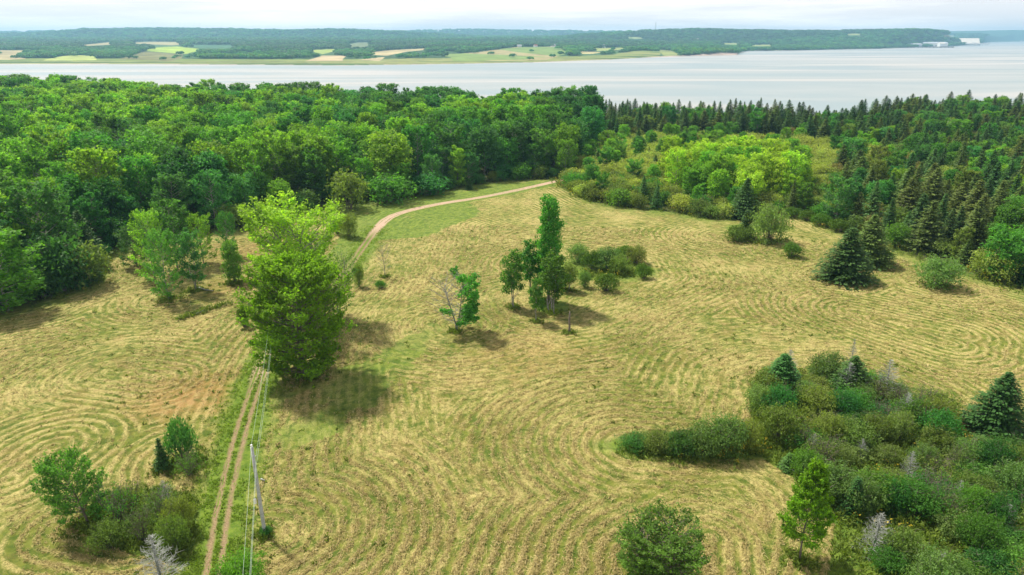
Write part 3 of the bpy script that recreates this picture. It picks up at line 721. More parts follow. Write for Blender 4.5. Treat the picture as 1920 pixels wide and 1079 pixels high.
def spruce(seed, H=10, R=2.4, nb=30, per=11, ls=.58, seg=7, ragged=.25, base=.3, pw=.9):
    rng = np.random.default_rng(seed); g = G(); tr = G()
    tr.tube(np.array([[0, 0, -.2], [0, 0, H*.5], [.03, .02, H*.99]]), np.array([.05+H*.013, .03+H*.007, .012]), 6)
    P = []; Nn = []; T = []; A = []; S = []
    for i in range(nb):
        t = (i+.5)/nb; z = base+(H-base)*t**.93; L0 = R*(1-t)**pw*(.88+.12*math.sin(i*2.3))+.12
        n = max(4, int(per*(1-.55*t)))
        for k in range(n):
            a = k*2*PI/n+i*1.1+rng.uniform(-.35, .35); Lb = L0*rng.uniform(1-ragged, 1+ragged*.45)
            d = np.array([math.cos(a), math.sin(a), 0]); pe = np.array([-d[1], d[0], 0])
            ns = max(2, int(seg*(.35+Lb/R*.8)))
            s = (np.arange(ns)+.6)/ns
            droop = -.30*s*Lb*(1-t*.8)+.16*s**2.2*Lb+.25*t*s*Lb
            c = np.stack([d[0]*s*Lb, d[1]*s*Lb, z+droop], 1)
            if i % 2 == 0: tr.tube(np.vstack([[0, 0, z], c[len(c)//2], c[-1]]), np.array([.035, .02, .006])*(.5+H*.05), 3, cap=False)
            for sd_ in (-1, 1):
                wd = Lb*.36*(1-s*.55)+.14
                P.append(c+pe*sd_*wd[:, None]*.5+rng.normal(0, .04, c.shape)); T.append(np.tile(d*.75+pe*sd_*.65+np.array([0, 0, -.15]), (ns, 1)))
                Nn.append(np.tile([0, 0, 1.], (ns, 1))+rng.normal(0, .32, (ns, 3))+d*.25); A.append(rng.uniform(.7, 1.2, ns)*(.75+.45*s)); S.append(ls*(.7+.6*rng.random(ns))*(.7+.5*Lb/R))
            P.append(c[-1:]+d*.1); T.append(d[None]+np.array([[0, 0, .15]])); Nn.append(rng.normal(0, .2, (1, 3))+[0, 0, 1]); A.append(np.array([1.35])); S.append(np.array([ls*.8]))
    for k in range(5): P.append(np.array([[0, 0, H*(.93+.02*k)]])); T.append(np.array([[0, 0, 1.]])); Nn.append(rng.normal(0, 1, (1, 3))*[1, 1, .1]); A.append(np.array([1.1])); S.append(np.array([ls*.8]))
    g.leaves(np.vstack(P), np.vstack(Nn), np.concatenate(S), rng, .55, np.concatenate(A), np.vstack(T))
    return g, tr
def shrub(seed, H=3.2, R=2.2, nl=3500, ls=.20, stems=14, lobes=14, tuft=8, dome=.8, sparse=0.0):
    rng = np.random.default_rng(seed); g = G(); tr = G()
    L0 = []
    for i in range(lobes):
        a = i*2.399; r = R*.68*math.sqrt((i+.3)/lobes); h = H*(dome+(1-dome)*rng.random())*(1-.38*(r/R)**1.6)
        lrr = R*rng.uniform(.32, .46); L0.append((r*math.cos(a), r*math.sin(a), max(h-lrr*.8, .35), lrr))
    L0 = np.array(L0); nt = nl//tuft; li = rng.choice(lobes, nt, p=L0[:, 3]**2/(L0[:, 3]**2).sum())
    d = rng.normal(size=(nt, 3)); d[:, 2] = d[:, 2]+.25; d /= np.linalg.norm(d, axis=1)[:, None]
    P = L0[li, :3]+d*(L0[li, 3]*(1-.5*rng.random(nt)**1.6+.22*rng.normal(size=nt)))[:, None]*np.array([1, 1, .95])
    k2 = rng.random(nt) < .22; P[k2, 2] *= rng.uniform(.15, .8, k2.sum())       # skirts down to the ground
    P[:, 2] = np.clip(P[:, 2], .05, None)
    Pl = np.repeat(P, tuft, 0)+rng.normal(size=(nt*tuft, 3))*ls*np.array([.75, .75, .7]); dl = np.repeat(d, tuft, 0)
    Nn = dl*.4+rng.normal(size=Pl.shape)*.6+np.array([0, 0, .3])
    if sparse > 0:
        k = rng.random(len(Pl)) > sparse; Pl = Pl[k]; Nn = Nn[k]
    g.leaves(Pl, Nn, ls*rng.uniform(.6, 1.35, len(Pl)), rng, .5, rng.uniform(.65, 1.3, len(Pl)))
    for i in range(stems):
        l = L0[i % lobes]; a = rng.uniform(0, 6.28); s0 = np.array([.25*math.cos(a), .25*math.sin(a), -.1]); tip = l[:3]+np.array([rng.normal(0, .3), rng.normal(0, .3), l[3]*rng.uniform(.4, 1.15)])
        q = np.linspace(0, 1, 5)[:, None]; p = s0+(tip-s0)*q; p[:, 2] += .25*np.sin(q[:, 0]*PI)*H*.25; p += rng.normal(0, .05, p.shape)*q
        tr.tube(p, np.array([.045, .035, .025, .016, .006])*(.6+H*.15), 4, cap=False)
        for _ in range(3):
            e = p[rng.integers(2, 5)]; dd = rng.normal(size=3)*[1, 1, .5]+[0, 0, .8]; dd /= np.linalg.norm(dd)
            tr.tube(np.array([e, e+dd*R*.3]), np.array([.014, .004]), 3, cap=False)
    return g, tr
def juniper(seed, H=1.8, R=1.8, nl=3000, ls=.17):
    rng = np.random.default_rng(seed); g = G(); tr = G(); k = 16
    a = np.arange(k)*2.399; r = R*.72*np.sqrt((np.arange(k)+.3)/k); L0 = np.stack([r*np.cos(a), r*np.sin(a), H*(.75-.45*(r/R)**1.5)*rng.uniform(.75, 1.1, k), R*rng.uniform(.24, .38, k)], 1)
    li = rng.integers(0, k, nl); d = rng.normal(size=(nl, 3)); d[:, 2] = d[:, 2]*.8+.2; d /= np.linalg.norm(d, axis=1)[:, None]
    P = L0[li, :3]+d*(L0[li, 3]*rng.uniform(.7, 1.05, nl))[:, None]; P[:, 2] = np.abs(P[:, 2])
    T = d+np.array([0, 0, .6])+rng.normal(0, .4, d.shape)
    g.leaves(P, d+rng.normal(0, .7, d.shape), ls*rng.uniform(.7, 1.4, nl), rng, .45, rng.uniform(.6, 1.35, nl), T)
    for i in range(k): tr.tube(np.array([[0, 0, -.1], L0[i, :3]*[.5, .5, .4], L0[i, :3]]), np.array([.06, .04, .015]), 4, cap=False)
    return g, tr
def deadspruce(seed, H=4, R=1.3, nb=22, per=6, up=.5, twig=5):
    rng = np.random.default_rng(seed); tr = G(); br = G()
    tr.tube(np.array([[0, 0, -.2], [.05, 0, H*.5], [.0, .05, H]]), np.array([.09, .055, .012]), 6)
    for i in range(nb):
        t = (i+.5)/nb; z = .25+(H-.25)*t; L0 = R*(1-t)**.8+.12
        for k in range(per):
            a = k*2*PI/per+i*.9+rng.uniform(-.4, .4); Lb = L0*rng.uniform(.55, 1.1); d = np.array([math.cos(a), math.sin(a), 0]); pe = np.array([-d[1], d[0], 0])
            c = [np.array([0, 0, z])+d*Lb*s+np.array([0, 0, Lb*(up*s*s-.12*s)])+rng.normal(0, .03, 3) for s in (0, .4, .75, 1)]
            br.tube(np.array(c), np.array([.020, .013, .009, .004]), 3, cap=False)
            for q in range(twig):
                s = rng.uniform(.3, 1); j = min(int(s*3), 2); e = c[j]+(c[j+1]-c[j])*rng.random(); dd = d*.7+pe*rng.choice([-1, 1])*.8+np.array([0, 0, rng.uniform(-.1, .6)])
                br.tube(np.array([e, e+dd*Lb*rng.uniform(.15, .35)]), np.array([.009, .003]), 3, cap=False)
    return br, tr
def combo(name, g, tr, ml, mt):
    V, F, A = g.arr(); V2, F2, A2 = tr.arr()
    return mesh(name, np.vstack([V, V2]), np.vstack([F, F2+len(V)]), [ml, mt], attr=np.concatenate([A, A2]), fm=np.concatenate([np.zeros(len(F)), np.ones(len(F2))]))
class Kind:
    """crown and trunk meshes of one variant; recoloured copies share the shape"""
    def __init__(s, fn, cname='crown', tname='trunk', mt='bark'):
        s.g, s.tr = fn; s.c = {}; s.t = None; s.cn = cname; s.tn = tname; s.mt = mt; s.both = {}
    def crown(s, ml):
        if ml not in s.c: s.c[ml] = s.g.mesh(s.cn, M[ml])
        return s.c[ml]
    def trunk(s):
        if s.t is None: s.t = s.tr.mesh(s.tn, M[s.mt], smooth=True)
        return s.t
    def joined(s, ml):
        if ml not in s.both: s.both[ml] = combo('tree_shape', s.g, s.tr, M[ml], M[s.mt])
        return s.both[ml]
def put(name, kind, ml, loc, s, rz, label, cat, group=None, tilt=None):
    e = bpy.data.objects.new(name, None); C.objects.link(e); e.location = loc; e.rotation_euler = (tilt[0] if tilt else 0, tilt[1] if tilt else 0, rz); e.empty_display_size = .5
    e.scale = (s, s, s) if np.ndim(s) == 0 else s
    tag(e, label, cat, group)
    link(kind.cn, kind.crown(ml), e); link(kind.tn, kind.trunk(), e)
    return e
rngm = np.random.default_rng(77)
BL = [Kind(broadleaf(10+i, H=12+rngm.uniform(-.5, .5), base=[2.4, .5, 3][i % 3], R=[3.3, 3.8, 2.9, 3.5][i % 4], kind=['egg', 'round', 'egg', 'vase'][i % 4], nl=5200, ls=.50, lobes=[26, 22, 30, 24][i % 4], limbs=8), mt=['bark', 'bark', 'birch'][i % 3]) for i in range(8)]
for i_, a_ in ((1, dict(base=.6, R=3.7, kind='egg')), (3, dict(base=2.2, R=3.3, kind='vase', stems=3)), (4, dict(base=.6, R=3.2, kind='egg', stems=2)), (6, dict(base=2., R=3.4, kind='egg'))):
    BL[i_] = Kind(branchy(300+i_, H=12, nbr=46, sub=6, lp=26, ls=.46, rise=.75, trunk=.18, spread=.30, **a_), mt=['bark', 'birch'][i_ % 2])
SPR = [Kind(spruce(40+i, H=10, R=[3.3, 3.8, 3.0, 3.6, 4.0][i], ragged=.3), cname='needles') for i in range(5)]
SH = [Kind(shrub(60+i, H=3.2, R=2.3, nl=5200, ls=.19), cname='foliage', tname='stems') for i in range(5)]
SHF = [Kind(shrub(70+i, H=3.6, R=2.4, nl=1800, ls=.36, stems=8), cname='foliage', tname='stems') for i in range(4)]
JU = [Kind(juniper(80+i), cname='foliage', tname='stems') for i in range(3)]
DS = [Kind(deadspruce(90+i), cname='branches', mt='dead') for i in range(3)]
print('kinds', time.time()-T0)

# ------------------------------------------------------------ woods
def jitter_grid(sp, xr, yr, seed):
    rng = np.random.default_rng(seed); xs = np.arange(xr[0], xr[1], sp); ys = np.arange(yr[0], yr[1], sp*.87)
    X, Y = np.meshgrid(xs, ys); X[1::2] += sp/2
    X = X+rng.uniform(-.36, .36, X.shape)*sp; Y = Y+rng.uniform(-.36, .36, X.shape)*sp
    return X.ravel(), Y.ravel()
scrubP = [(1040,345),(1060,356),(1110,384),(1180,394),(1260,401),(1330,416),(1420,412),(1470,395),(1500,400),(1540,420),(1560,380),(1560,330),(1700,300),(1500,268),(1300,262),(1150,268),(1095,295),(1075,325)]
brightP = [(1240,375),(1250,335),(1330,318),(1450,322),(1500,350),(1505,385),(1430,392),(1330,388)]
COLN = ["hard against the left frame edge", "just inside the left frame edge", "well left of the young clump", "over the left of the young clump", "over the right of the young clump", "over the ivy stump", "over the left of the airy tree", "over the right of the airy tree", "over the bend of the track", "right of the track bend", "left of the tiny lone spruce", "right of the tiny lone spruce", "over the narrow poplar", "over the far end of the track", "right of the far track end", "over the midfield shrub patch", "left of the pointed field spruce", "over the pointed field spruce", "over the lone round juniper", "left of the spruce pair", "over the spruce pair", "left of the lone field shrub", "over the lone field shrub", "hard against the right frame edge"]
_o1 = 'first second third fourth fifth sixth seventh eighth ninth tenth eleventh twelfth thirteenth fourteenth fifteenth sixteenth seventeenth eighteenth nineteenth'.split()
def ordinal(i):
    if i < 19: return _o1[i]
    t = ['twent', 'thirt', 'fort', 'fift'][(i-19)//10]; r = (i-19) % 10
    return t+'ieth' if r == 0 else t+'y-'+_o1[r-1]
def build_woods():
    rng = np.random.default_rng(1234)
    X, Y = jitter_grid(3.0, (-430, 430), (95, 640), 9)
    u = X/Y
    m_ = (np.abs(u) < .93); X, Y, u = X[m_], Y[m_], u[m_]
    de = Y-edgeY(u); ds = shoreY(u)-Y
    nz = 6*(fbm(X/9, Y/9, 400, 2)-.5)
    m_ = (de+nz*.35 > .8) & (ds > -6); X, Y, u, de, ds = [q[m_] for q in (X, Y, u, de, ds)]
    Z = hnear(X, Y); px, py = proj(X, Y, Z); n = len(X)
    scrub = inpoly(px, py, scrubP); brt = inpoly(px, py, brightP)
    nA = fbm(X/22, Y/22, 410, 2); nB = fbm(X/35, Y/35, 417, 2); r = rng.random(n)
    spec = np.zeros(n, int)       # 0 broadleaf 1 spruce 2 shrub 3 none
    mat = np.empty(n, object); H = np.zeros(n)
    right = px > 1120
    # broadleaf woods at left
    keep = np.ones(n, bool)
    for i in range(n):
        q = r[i]; D = Y[i]
        if brt[i]:
            spec[i] = 0; mat[i] = 'lime' if q > .3 else 'bright'; H[i] = rng.uniform(8.5, 12); keep[i] = rng.random() < .45
        elif scrub[i]:
            if q < .03: spec[i] = 1; mat[i] = 'spruce'; H[i] = rng.uniform(4, 7)
            elif q < .14: spec[i] = 0; mat[i] = 'bright' if q < .08 else 'mid'; H[i] = rng.uniform(5.5, 8.5)
            else: spec[i] = 2; mat[i] = 'scrub' if py[i] < 345 else ('olive' if q < .6 else ('scrub' if q < .85 else 'mid')); H[i] = rng.uniform(2.6, 4.8)
            keep[i] = rng.random() < .8
        elif right[i]:
            belt = ds[i] < 75
            ps = .55 if belt and px[i] < 1720 else (.45 if (px[i] > 1560 and de[i] < 45) else .22)
            if nA[i] > .55 and not belt: ps *= .5
            if q < ps: spec[i] = 1; mat[i] = 'spruce' if rng.random() < .55 else 'spruce2'; H[i] = rng.uniform(5.5, 12.5)*(1.0 if de[i] > 6 else .85); keep[i] = rng.random() < (.95 if belt else .7)
            elif q < ps+.22: spec[i] = 0; mat[i] = ['cool', 'mid', 'bright', 'olive', 'mid'][rng.integers(5)]; H[i] = rng.uniform(6.5, 11); keep[i] = rng.random() < .5
            else: spec[i] = 2; mat[i] = ['olive', 'willow', 'rusty', 'willow', 'mid', 'scrub'][rng.integers(6)]; H[i] = rng.uniform(3, 5.5); keep[i] = rng.random() < .55
        else:
            if q < .05: spec[i] = 1; mat[i] = 'spruce'; H[i] = rng.uniform(8, 11); keep[i] = rng.random() < .5
            elif de[i] < 6 and q < .7: spec[i] = 2; mat[i] = ['deep', 'cool', 'olive', 'mid', 'willow'][rng.integers(5)]; H[i] = rng.uniform(2.5, 6)
            else:
                spec[i] = 0
                v = nB[i]+rng.normal(0, .12)
                mat[i] = 'deep' if v < .36 else ('cool' if v < .46 else ('mid' if v < .60 else 'bright'))
                if (px[i] < 640 or de[i] < 10) and rng.random() < .35: mat[i] = 'bright' if rng.random() < .5 else 'mid'
                H[i] = (rng.uniform(9.5, 17.5)+3*(nA[i]-.5))*(.70+.30*min(de[i]/10, 1)); H[i] = rng.uniform(8.5, 17) if ds[i] < 60 else H[i]; keep[i] = rng.random() < .30
    # thin by crowding: larger plants need room
    order = np.argsort(-H+rng.uniform(0, 3, n)); occ = {}
    sel = np.zeros(n, bool)
    for i in order:
        if not keep[i]: continue
        rad = {0: H[i]*.225, 1: H[i]*.20, 2: H[i]*.32}[spec[i]]*(1+max(0, (Y[i]-250))/500)
        c = (int(X[i]//6), int(Y[i]//6)); ok = True
        for a in (-1, 0, 1):
            for b in (-1, 0, 1):
                for (x2, y2, r2) in occ.get((c[0]+a, c[1]+b), ()):
                    if (X[i]-x2)**2+(Y[i]-y2)**2 < (rad+r2)**2*.62: ok = False; break
                if not ok: break
            if not ok: break
        if ok: sel[i] = True; occ.setdefault(c, []).append((X[i], Y[i], rad))
    X, Y, Z, px, py, de, ds, spec, mat, H = [q[sel] for q in (X, Y, Z, px, py, de, ds, spec, mat, H)]
    n = len(X); D = np.hypot(X, Y); print('woods', n, [(spec == k).sum() for k in range(3)])
    inview = (px > -30) & (px < 1950)
    wname = np.where(px < 1120, 'left', 'right')
    LIM = {0: 285, 1: 270, 2: 190}
    tint = {'lime': 'yellow-green', 'bright': 'bright green', 'mid': 'mid green', 'cool': 'cool green', 'deep': 'dark green', 'olive': 'olive', 'scrub': 'pale yellowish', 'willow': 'grey-green', 'rusty': 'brownish', 'spruce': 'dark green', 'spruce2': 'brown-tinged'}
    for sp in range(3):
        idx = np.nonzero(spec == sp)[0]; score = np.where(inview[idx], H[idx]/D[idx], -1)
        # those in front rows show whole
        score = score*np.where(de[idx] < 25, 1.35, 1)
        o_ = idx[np.argsort(-score)]; ind = o_[:LIM[sp]]; ind = ind[inview[ind]]; rest = np.setdiff1d(idx, ind)
        kinds = {0: BL, 1: SPR, 2: SHF}[sp]; h0 = {0: 12., 1: 10., 2: 3.6}[sp]
        nm, cat = {0: ('broadleaf_tree', 'tree'), 1: ('spruce_tree', 'spruce'), 2: ('shrub', 'shrub')}[sp]
        cnt = {}; ind = ind[np.argsort(de[ind])]
        for i in ind:
            k = kinds[rng.integers(len(kinds))] if (sp or de[i] > 9) else kinds[[1, 4, 7][rng.integers(3)]]; s = H[i]/h0; w = s*(rng.uniform(.9, 1.15) if sp != 1 else rng.uniform(.8, 1.35))
            ci = min(max(int(px[i]//80), 0), 23); cnt[ci] = cnt.get(ci, -1)+1
            lab = '%s %s, %s from the field, %s' % (tint[mat[i]], {0: 'broadleaf tree', 1: 'spruce', 2: 'shrub'}[sp], ordinal(cnt[ci]), COLN[ci])
            put(nm, k, mat[i], (X[i], Y[i], Z[i]-.1), (w, w, s), rng.uniform(0, 6.28), lab, cat, {0: 'broadleaf trees of the wood', 1: 'spruces of the wood', 2: 'shrubs among the woods'}[sp], (rng.normal(0, .035), rng.normal(0, .035)))
        # the remainder as one object
        mats = sorted(set(mat[rest])); kk = kinds[:5]; protos = []; mp = {}
        for mn in mats:
            for j, k in enumerate(kk): mp[(mn, j)] = len(protos); protos.append(k.joined(mn))
        ii = []; ss = []
        for i in rest:
            ii.append(mp[(mat[i], int(rng.integers(len(kk))))]); s = H[i]/h0; w = s*rng.uniform(.85, 1.4)*(1+max(0, Y[i]-250)/900); ss.append((w, w, s))
        scatter(['broadleaf_wood', 'spruce_wood', 'shrub_thicket'][sp], protos, np.stack([X[rest], Y[rest], Z[rest]-.1], 1), ii, rng.uniform(0, 6.28, len(rest)), ss,
                ['dense green broadleaf wood running back to the bay', 'dark spruces massed towards the right shore', 'low scrub filling gaps between the trees'][sp], ['wood', 'spruce wood', 'scrub'][sp])
build_woods()
print('woods', time.time()-T0)

# ------------------------------------------------------------ woods across the bay
def blob(seed, n=26):
    rng = np.random.default_rng(seed); g = G()
    for _ in range(5):
        c = rng.normal(0, .28, 3)*[1, 1, .3]+[0, 0, .45]; r = rng.uniform(.35, .5)
        m_ = n*2; d = rng.normal(size=(m_, 3)); d[:, 2] = np.abs(d[:, 2])*.9; d /= np.linalg.norm(d, axis=1)[:, None]
        g.leaves(c+d*r, d+rng.normal(0, .25, d.shape), r*.75*rng.uniform(.7, 1.2, m_), rng, .8, rng.uniform(.7, 1.3, m_))
    return g
def build_far_woods():
    rng = np.random.default_rng(5)
    n = 90000
    D = 1560*(8200/1560)**(rng.random(n)**.95); col = rng.uniform(-150, 2080, n)
    x = (col-960)*cp/FPX*D; y = D; z = hfar(x, y); t = y-np.interp(col, shc2, shD)
    fi = field_of(x, y, z); px, py = proj(x, y, z)
    s = rng.uniform(7, 13, len(x))*(1+np.clip(y-2300, 0, 5000)/4200)
    fi2 = np.max([field_of(x, y, z+s*q) for q in (.3, .55, .8, 1.05)], axis=0)
    # woods mask: everything beyond the marsh that is not a field; gaps by noise between fields
    nn = fbm(x/230, y/230, 501, 3)
    k = (fi < 0) & (t > np.where(col < 1240, 330, 12))
    k &= ~((t > 330) & (t < 900) & (col < 1000) & (nn > .60) & (rng.random(n) < .9))
    k &= (t < 2600) | (rng.random(n) < .55)
    k &= (fi2 < 0) | (rng.random(n) < .006)
    # bushes straggling in the fields
    k |= (fi >= 0) & (rng.random(n) < .004) & (t < 1600)
    x, y, z, t, px, s = [q[k] for q in (x, y, z, t, px, s)]; w = s*rng.uniform(.85, 1.4, len(x))
    wt = fbm(x/160, y/160, 510, 2)
    bl = [blob(i) for i in range(4)]
    ms = ['spruce', 'deep', 'cool', 'mid']
    protos = [b.mesh('far_crown', M[m_]) for m_ in ms for b in bl]
    zb = np.where(t < 950, 2.3, np.where(t < 2500, .6, 2.0)); mi = np.clip(zb+(wt-.5)*4+rng.normal(0, .5, len(x)), 0, 3).astype(int)
    idx = mi*4+rng.integers(0, 4, len(x))
    scatter('far_wood', protos, np.stack([x, y, z-.5], 1), idx, rng.uniform(0, 6.28, len(x)), np.stack([w, w, s], 1), 'woods and hedgerows between the farm fields across the bay', 'far wood')
    print('far trees', len(x))
build_far_woods()
def build_haze():
    m, nt, N, L = newmat('haze_air'); out = N('ShaderNodeOutputMaterial'); v = N('ShaderNodeVolumePrincipled')
    v.inputs['Color'].default_value = (.36, .70, 1.0, 1); v.inputs['Density'].default_value = 1.15e-4; v.inputs['Anisotropy'].default_value = .2
    L(v.outputs[0], out.inputs['Volume'])
    g = G().box(-12500, 12500, -2000, 10700, -60, 165); V, F, A = g.arr()
    tag(link('haze', mesh('haze', V, F, m)), 'thin blue haze lying over the bay and the far hills', 'haze', kind='stuff')
build_haze()
# ------------------------------------------------------------ plants standing in the field
def measure(k):
    if not hasattr(k, 'H'):
        V, F, A = k.g.arr(); k.H = np.percentile(V[:, 2], 99.5); k.R = np.percentile(np.hypot(V[:, 0], V[:, 1]), 96)
    return k
def topz(px, py, X, Y):
    """height of the pixel row py above a point on the ground"""
    a, b, c = ray(px, py); return CAMZ+c/b*Y
rngd = np.random.default_rng(99)
def plant(name, kind, ml, px, py, top, wpx, label, cat, group=None, rz=None, tilt=None):
    measure(kind); X, Y, Z = at(px, py); H = max(topz(px, top, X, Y)-Z, .4)
    dep = Y*cp-(Z+H/2-CAMZ)*sp_; R = wpx/2*dep/FPX
    return put(name, kind, ml, (X, Y, Z-.05), (R/kind.R, R/kind.R, H/kind.H), rngd.uniform(0, 6.28) if rz is None else rz, label, cat, group, tilt)
def tree_kind(*a, mt='bark', **k): return Kind(broadleaf(*a, **k), mt=mt)

BK = lambda *a, mt='bark', **k: Kind(branchy(*a, **k), mt=mt)
MAPLE = BK(201, H=15.4, base=.8, R=6.5, kind='round', nbr=130, sub=8, lp=36, ls=.40, rise=.72, trunk=.36, spread=.24)
AIRY = BK(202, H=18, base=5.0, R=6.6, kind='vase', nbr=80, sub=6, lp=42, ls=.40, rise=1.0, stems=5, trunk=.30, spread=.26, mt='birch')
YNG = [BK(210+i, H=9, base=[.6, 2.0, .6][i], R=2.2, kind='egg', nbr=40, sub=4, lp=30, ls=.28, rise=1.0, stems=[1, 2, 1][i], trunk=.11, spread=.20, mt=['birch', 'birch', 'bark'][i]) for i in range(3)]
COL = tree_kind(220, H=16, base=1.5, R=2.0, kind='column', nl=13000, ls=.32, lobes=50, lr=.40, limbs=20, trunk=.2, up=.2)
POP = [tree_kind(221+i, H=8, base=2.2, R=1.7, kind='egg', nl=3800, ls=.28, lobes=18, lr=.40, limbs=12, stems=[2, 1, 3][i], trunk=.12, mt='birch') for i in range(3)]
HALF = BK(230, H=8.6, base=1.6, R=3.4, kind='round', nbr=50, sub=5, lp=46, ls=.33, rise=.8, stems=2, trunk=.15, spread=.20, cut=lambda t, r: t[0] < .6 and r.random() < .95, mt='birch')
BARE = BK(231, H=6, base=1.2, R=1.5, kind='vase', nbr=24, sub=4, lp=10, ls=.16, rise=1.1, trunk=.10, cut=lambda t, r: r.random() < .72, mt='birch')
LEAN = BK(232, H=8.5, base=1.0, R=2.4, kind='vase', nbr=34, sub=4, lp=16, ls=.22, rise=1.2, stems=3, trunk=.13, cut=lambda t, r: r.random() < .4, mt='birch')
ROUND = BK(240, H=7.6, base=1.6, R=3.2, kind='egg', nbr=60, sub=6, lp=32, ls=.26, rise=.75, trunk=.17, spread=.18)
FRONT = BK(241, H=7.2, base=.5, R=3.9, kind='round', nbr=110, sub=6, lp=30, ls=.22, rise=.85, stems=3, trunk=.2, spread=.13)
YMAP = BK(242, H=8.5, base=2.4, R=2.6, kind='cone', nbr=54, sub=6, lp=44, ls=.25, rise=.75, trunk=.12, spread=.13)
BSP = [Kind(spruce(250+i, H=9, R=3.9, nb=40, per=14, ls=.46, seg=10, ragged=.28), cname='needles') for i in range(2)]
SSP = [Kind(spruce(255+i, H=4, R=1.3, nb=20, per=11, ls=.32, seg=5), cname='needles') for i in range(2)]
IVY = tree_kind(260, H=6, base=.2, R=1.4, kind='column', nl=5500, ls=.25, lobes=26, lr=.42, limbs=4, trunk=.2)
TWG = Kind(shrub(261, H=3.4, R=2.2, nl=2600, ls=.15, stems=34, lobes=18, sparse=.35), cname='foliage', tname='stems')

plant('maple_tree', MAPLE, 'maple', 572, 706, 487, 184, 'big dense bright green maple standing right beside the dirt track', 'tree')
plant('broadleaf_tree', AIRY, 'lime', 568, 600, 377, 176, 'tall airy yellow-green tree rising behind the big dense maple', 'tree')
plant('broadleaf_tree', LEAN, 'mid', 632, 600, 474, 66, 'half-bare many-stemmed young tree at the right shoulder of the big maple', 'tree', rz=.4, tilt=(0, .18))
for k, ml, px, py, tp, w, lab in (
 (YNG[0], 'mid', 318, 562, 432, 62, 'foremost of the young trees clumped at left, dense down to the ground'),
 (YNG[1], 'cool', 366, 545, 430, 52, 'slender young tree with two pale bare trunks in the left clump'),
 (YNG[2], 'deep', 258, 500, 425, 62, 'dark young tree at the left end of the clump in front of the wood'),
 (YNG[0], 'bright', 292, 525, 395, 62, 'bright green young tree rising at the left middle of the clump'),
 (YNG[1], 'mid', 335, 505, 376, 72, 'tallest tree of the left clump, standing at its back'),
 (YNG[2], 'bright', 383, 495, 402, 50, 'yellowish young tree at the right back of the left clump'),
 (YNG[0], 'mid', 431, 480, 398, 36, 'thin young tree growing behind the ivy-covered stump')):
    plant('young_tree', k, ml, px, py, tp, w, lab, 'tree', 'clump of young trees left of the track')
plant('ivy_covered_stump', IVY, 'mid', 441, 531, 452, 36, 'short dead trunk thickly covered in green ivy beside the left clump', 'stump')
plant('poplar_tree', COL, 'mid', 1028, 566, 370, 46, 'tall narrow dark green poplar standing in the middle of the field', 'tree')
for k, ml, px, py, tp, w, lab in (
 (POP[0], 'mid', 963, 577, 469, 44, 'leftmost small poplar of the midfield group, with two pale trunks'),
 (POP[1], 'mid', 1006, 604, 524, 34, 'smallest and foremost poplar of the midfield group'),
 (POP[2], 'mid', 1036, 587, 476, 64, 'broad young poplar directly in front of the tall narrow one'),
 (POP[1], 'mid', 996, 560, 452, 50, 'young poplar just left of the tall narrow one'),
 (POP[0], 'olive', 1064, 545, 495, 38, 'low bushy poplar at the right end of the midfield group')):
    plant('young_poplar', k, ml, px, py, tp, w, lab, 'tree', 'young poplars round the tall narrow poplar')
plant('broadleaf_tree', HALF, 'mid', 855, 622, 508, 92, 'lone tree bare on its left side and leafy only on its right', 'tree', rz=0)
plant('sapling', BARE, 'olive', 721, 520, 452, 30, 'nearly leafless thin sapling standing alone right of the track', 'tree')
plant('broadleaf_tree', ROUND, 'mid', 165, 985, 852, 104, 'dark green leaning tree at the left front, beside the thicket', 'tree', tilt=(0, -.14), rz=0)
plant('broadleaf_tree', YMAP, 'maple', 1500, 1052, 866, 84, 'slim yellow-green young maple at the edge of the right thicket', 'tree')
plant('broadleaf_tree', BL[1], 'bright', 14, 582, 436, 140, 'bright green rounded tree leafy to the ground at the left frame edge', 'tree')
plant('edge_shrub', SHF[0], 'cool', 118, 545, 440, 110, 'large dark green shrub right of the bright tree at the left frame edge', 'shrub')
plant('edge_shrub', SHF[1], 'willow', 165, 535, 455, 90, 'large grey-green shrub at the wood edge left of the young clump', 'shrub')
plant('edge_shrub', SHF[2], 'olive', 655, 392, 318, 80, 'low shrub at the wood edge above the track bend', 'shrub')
plant('edge_shrub', SHF[3], 'mid', 730, 380, 325, 90, 'green shrub at the wood edge right of the track bend', 'shrub')
plant('edge_shrub', SHF[1], 'cool', 805, 366, 326, 70, 'last green shrub at the wood edge before the tiny lone spruce', 'shrub')
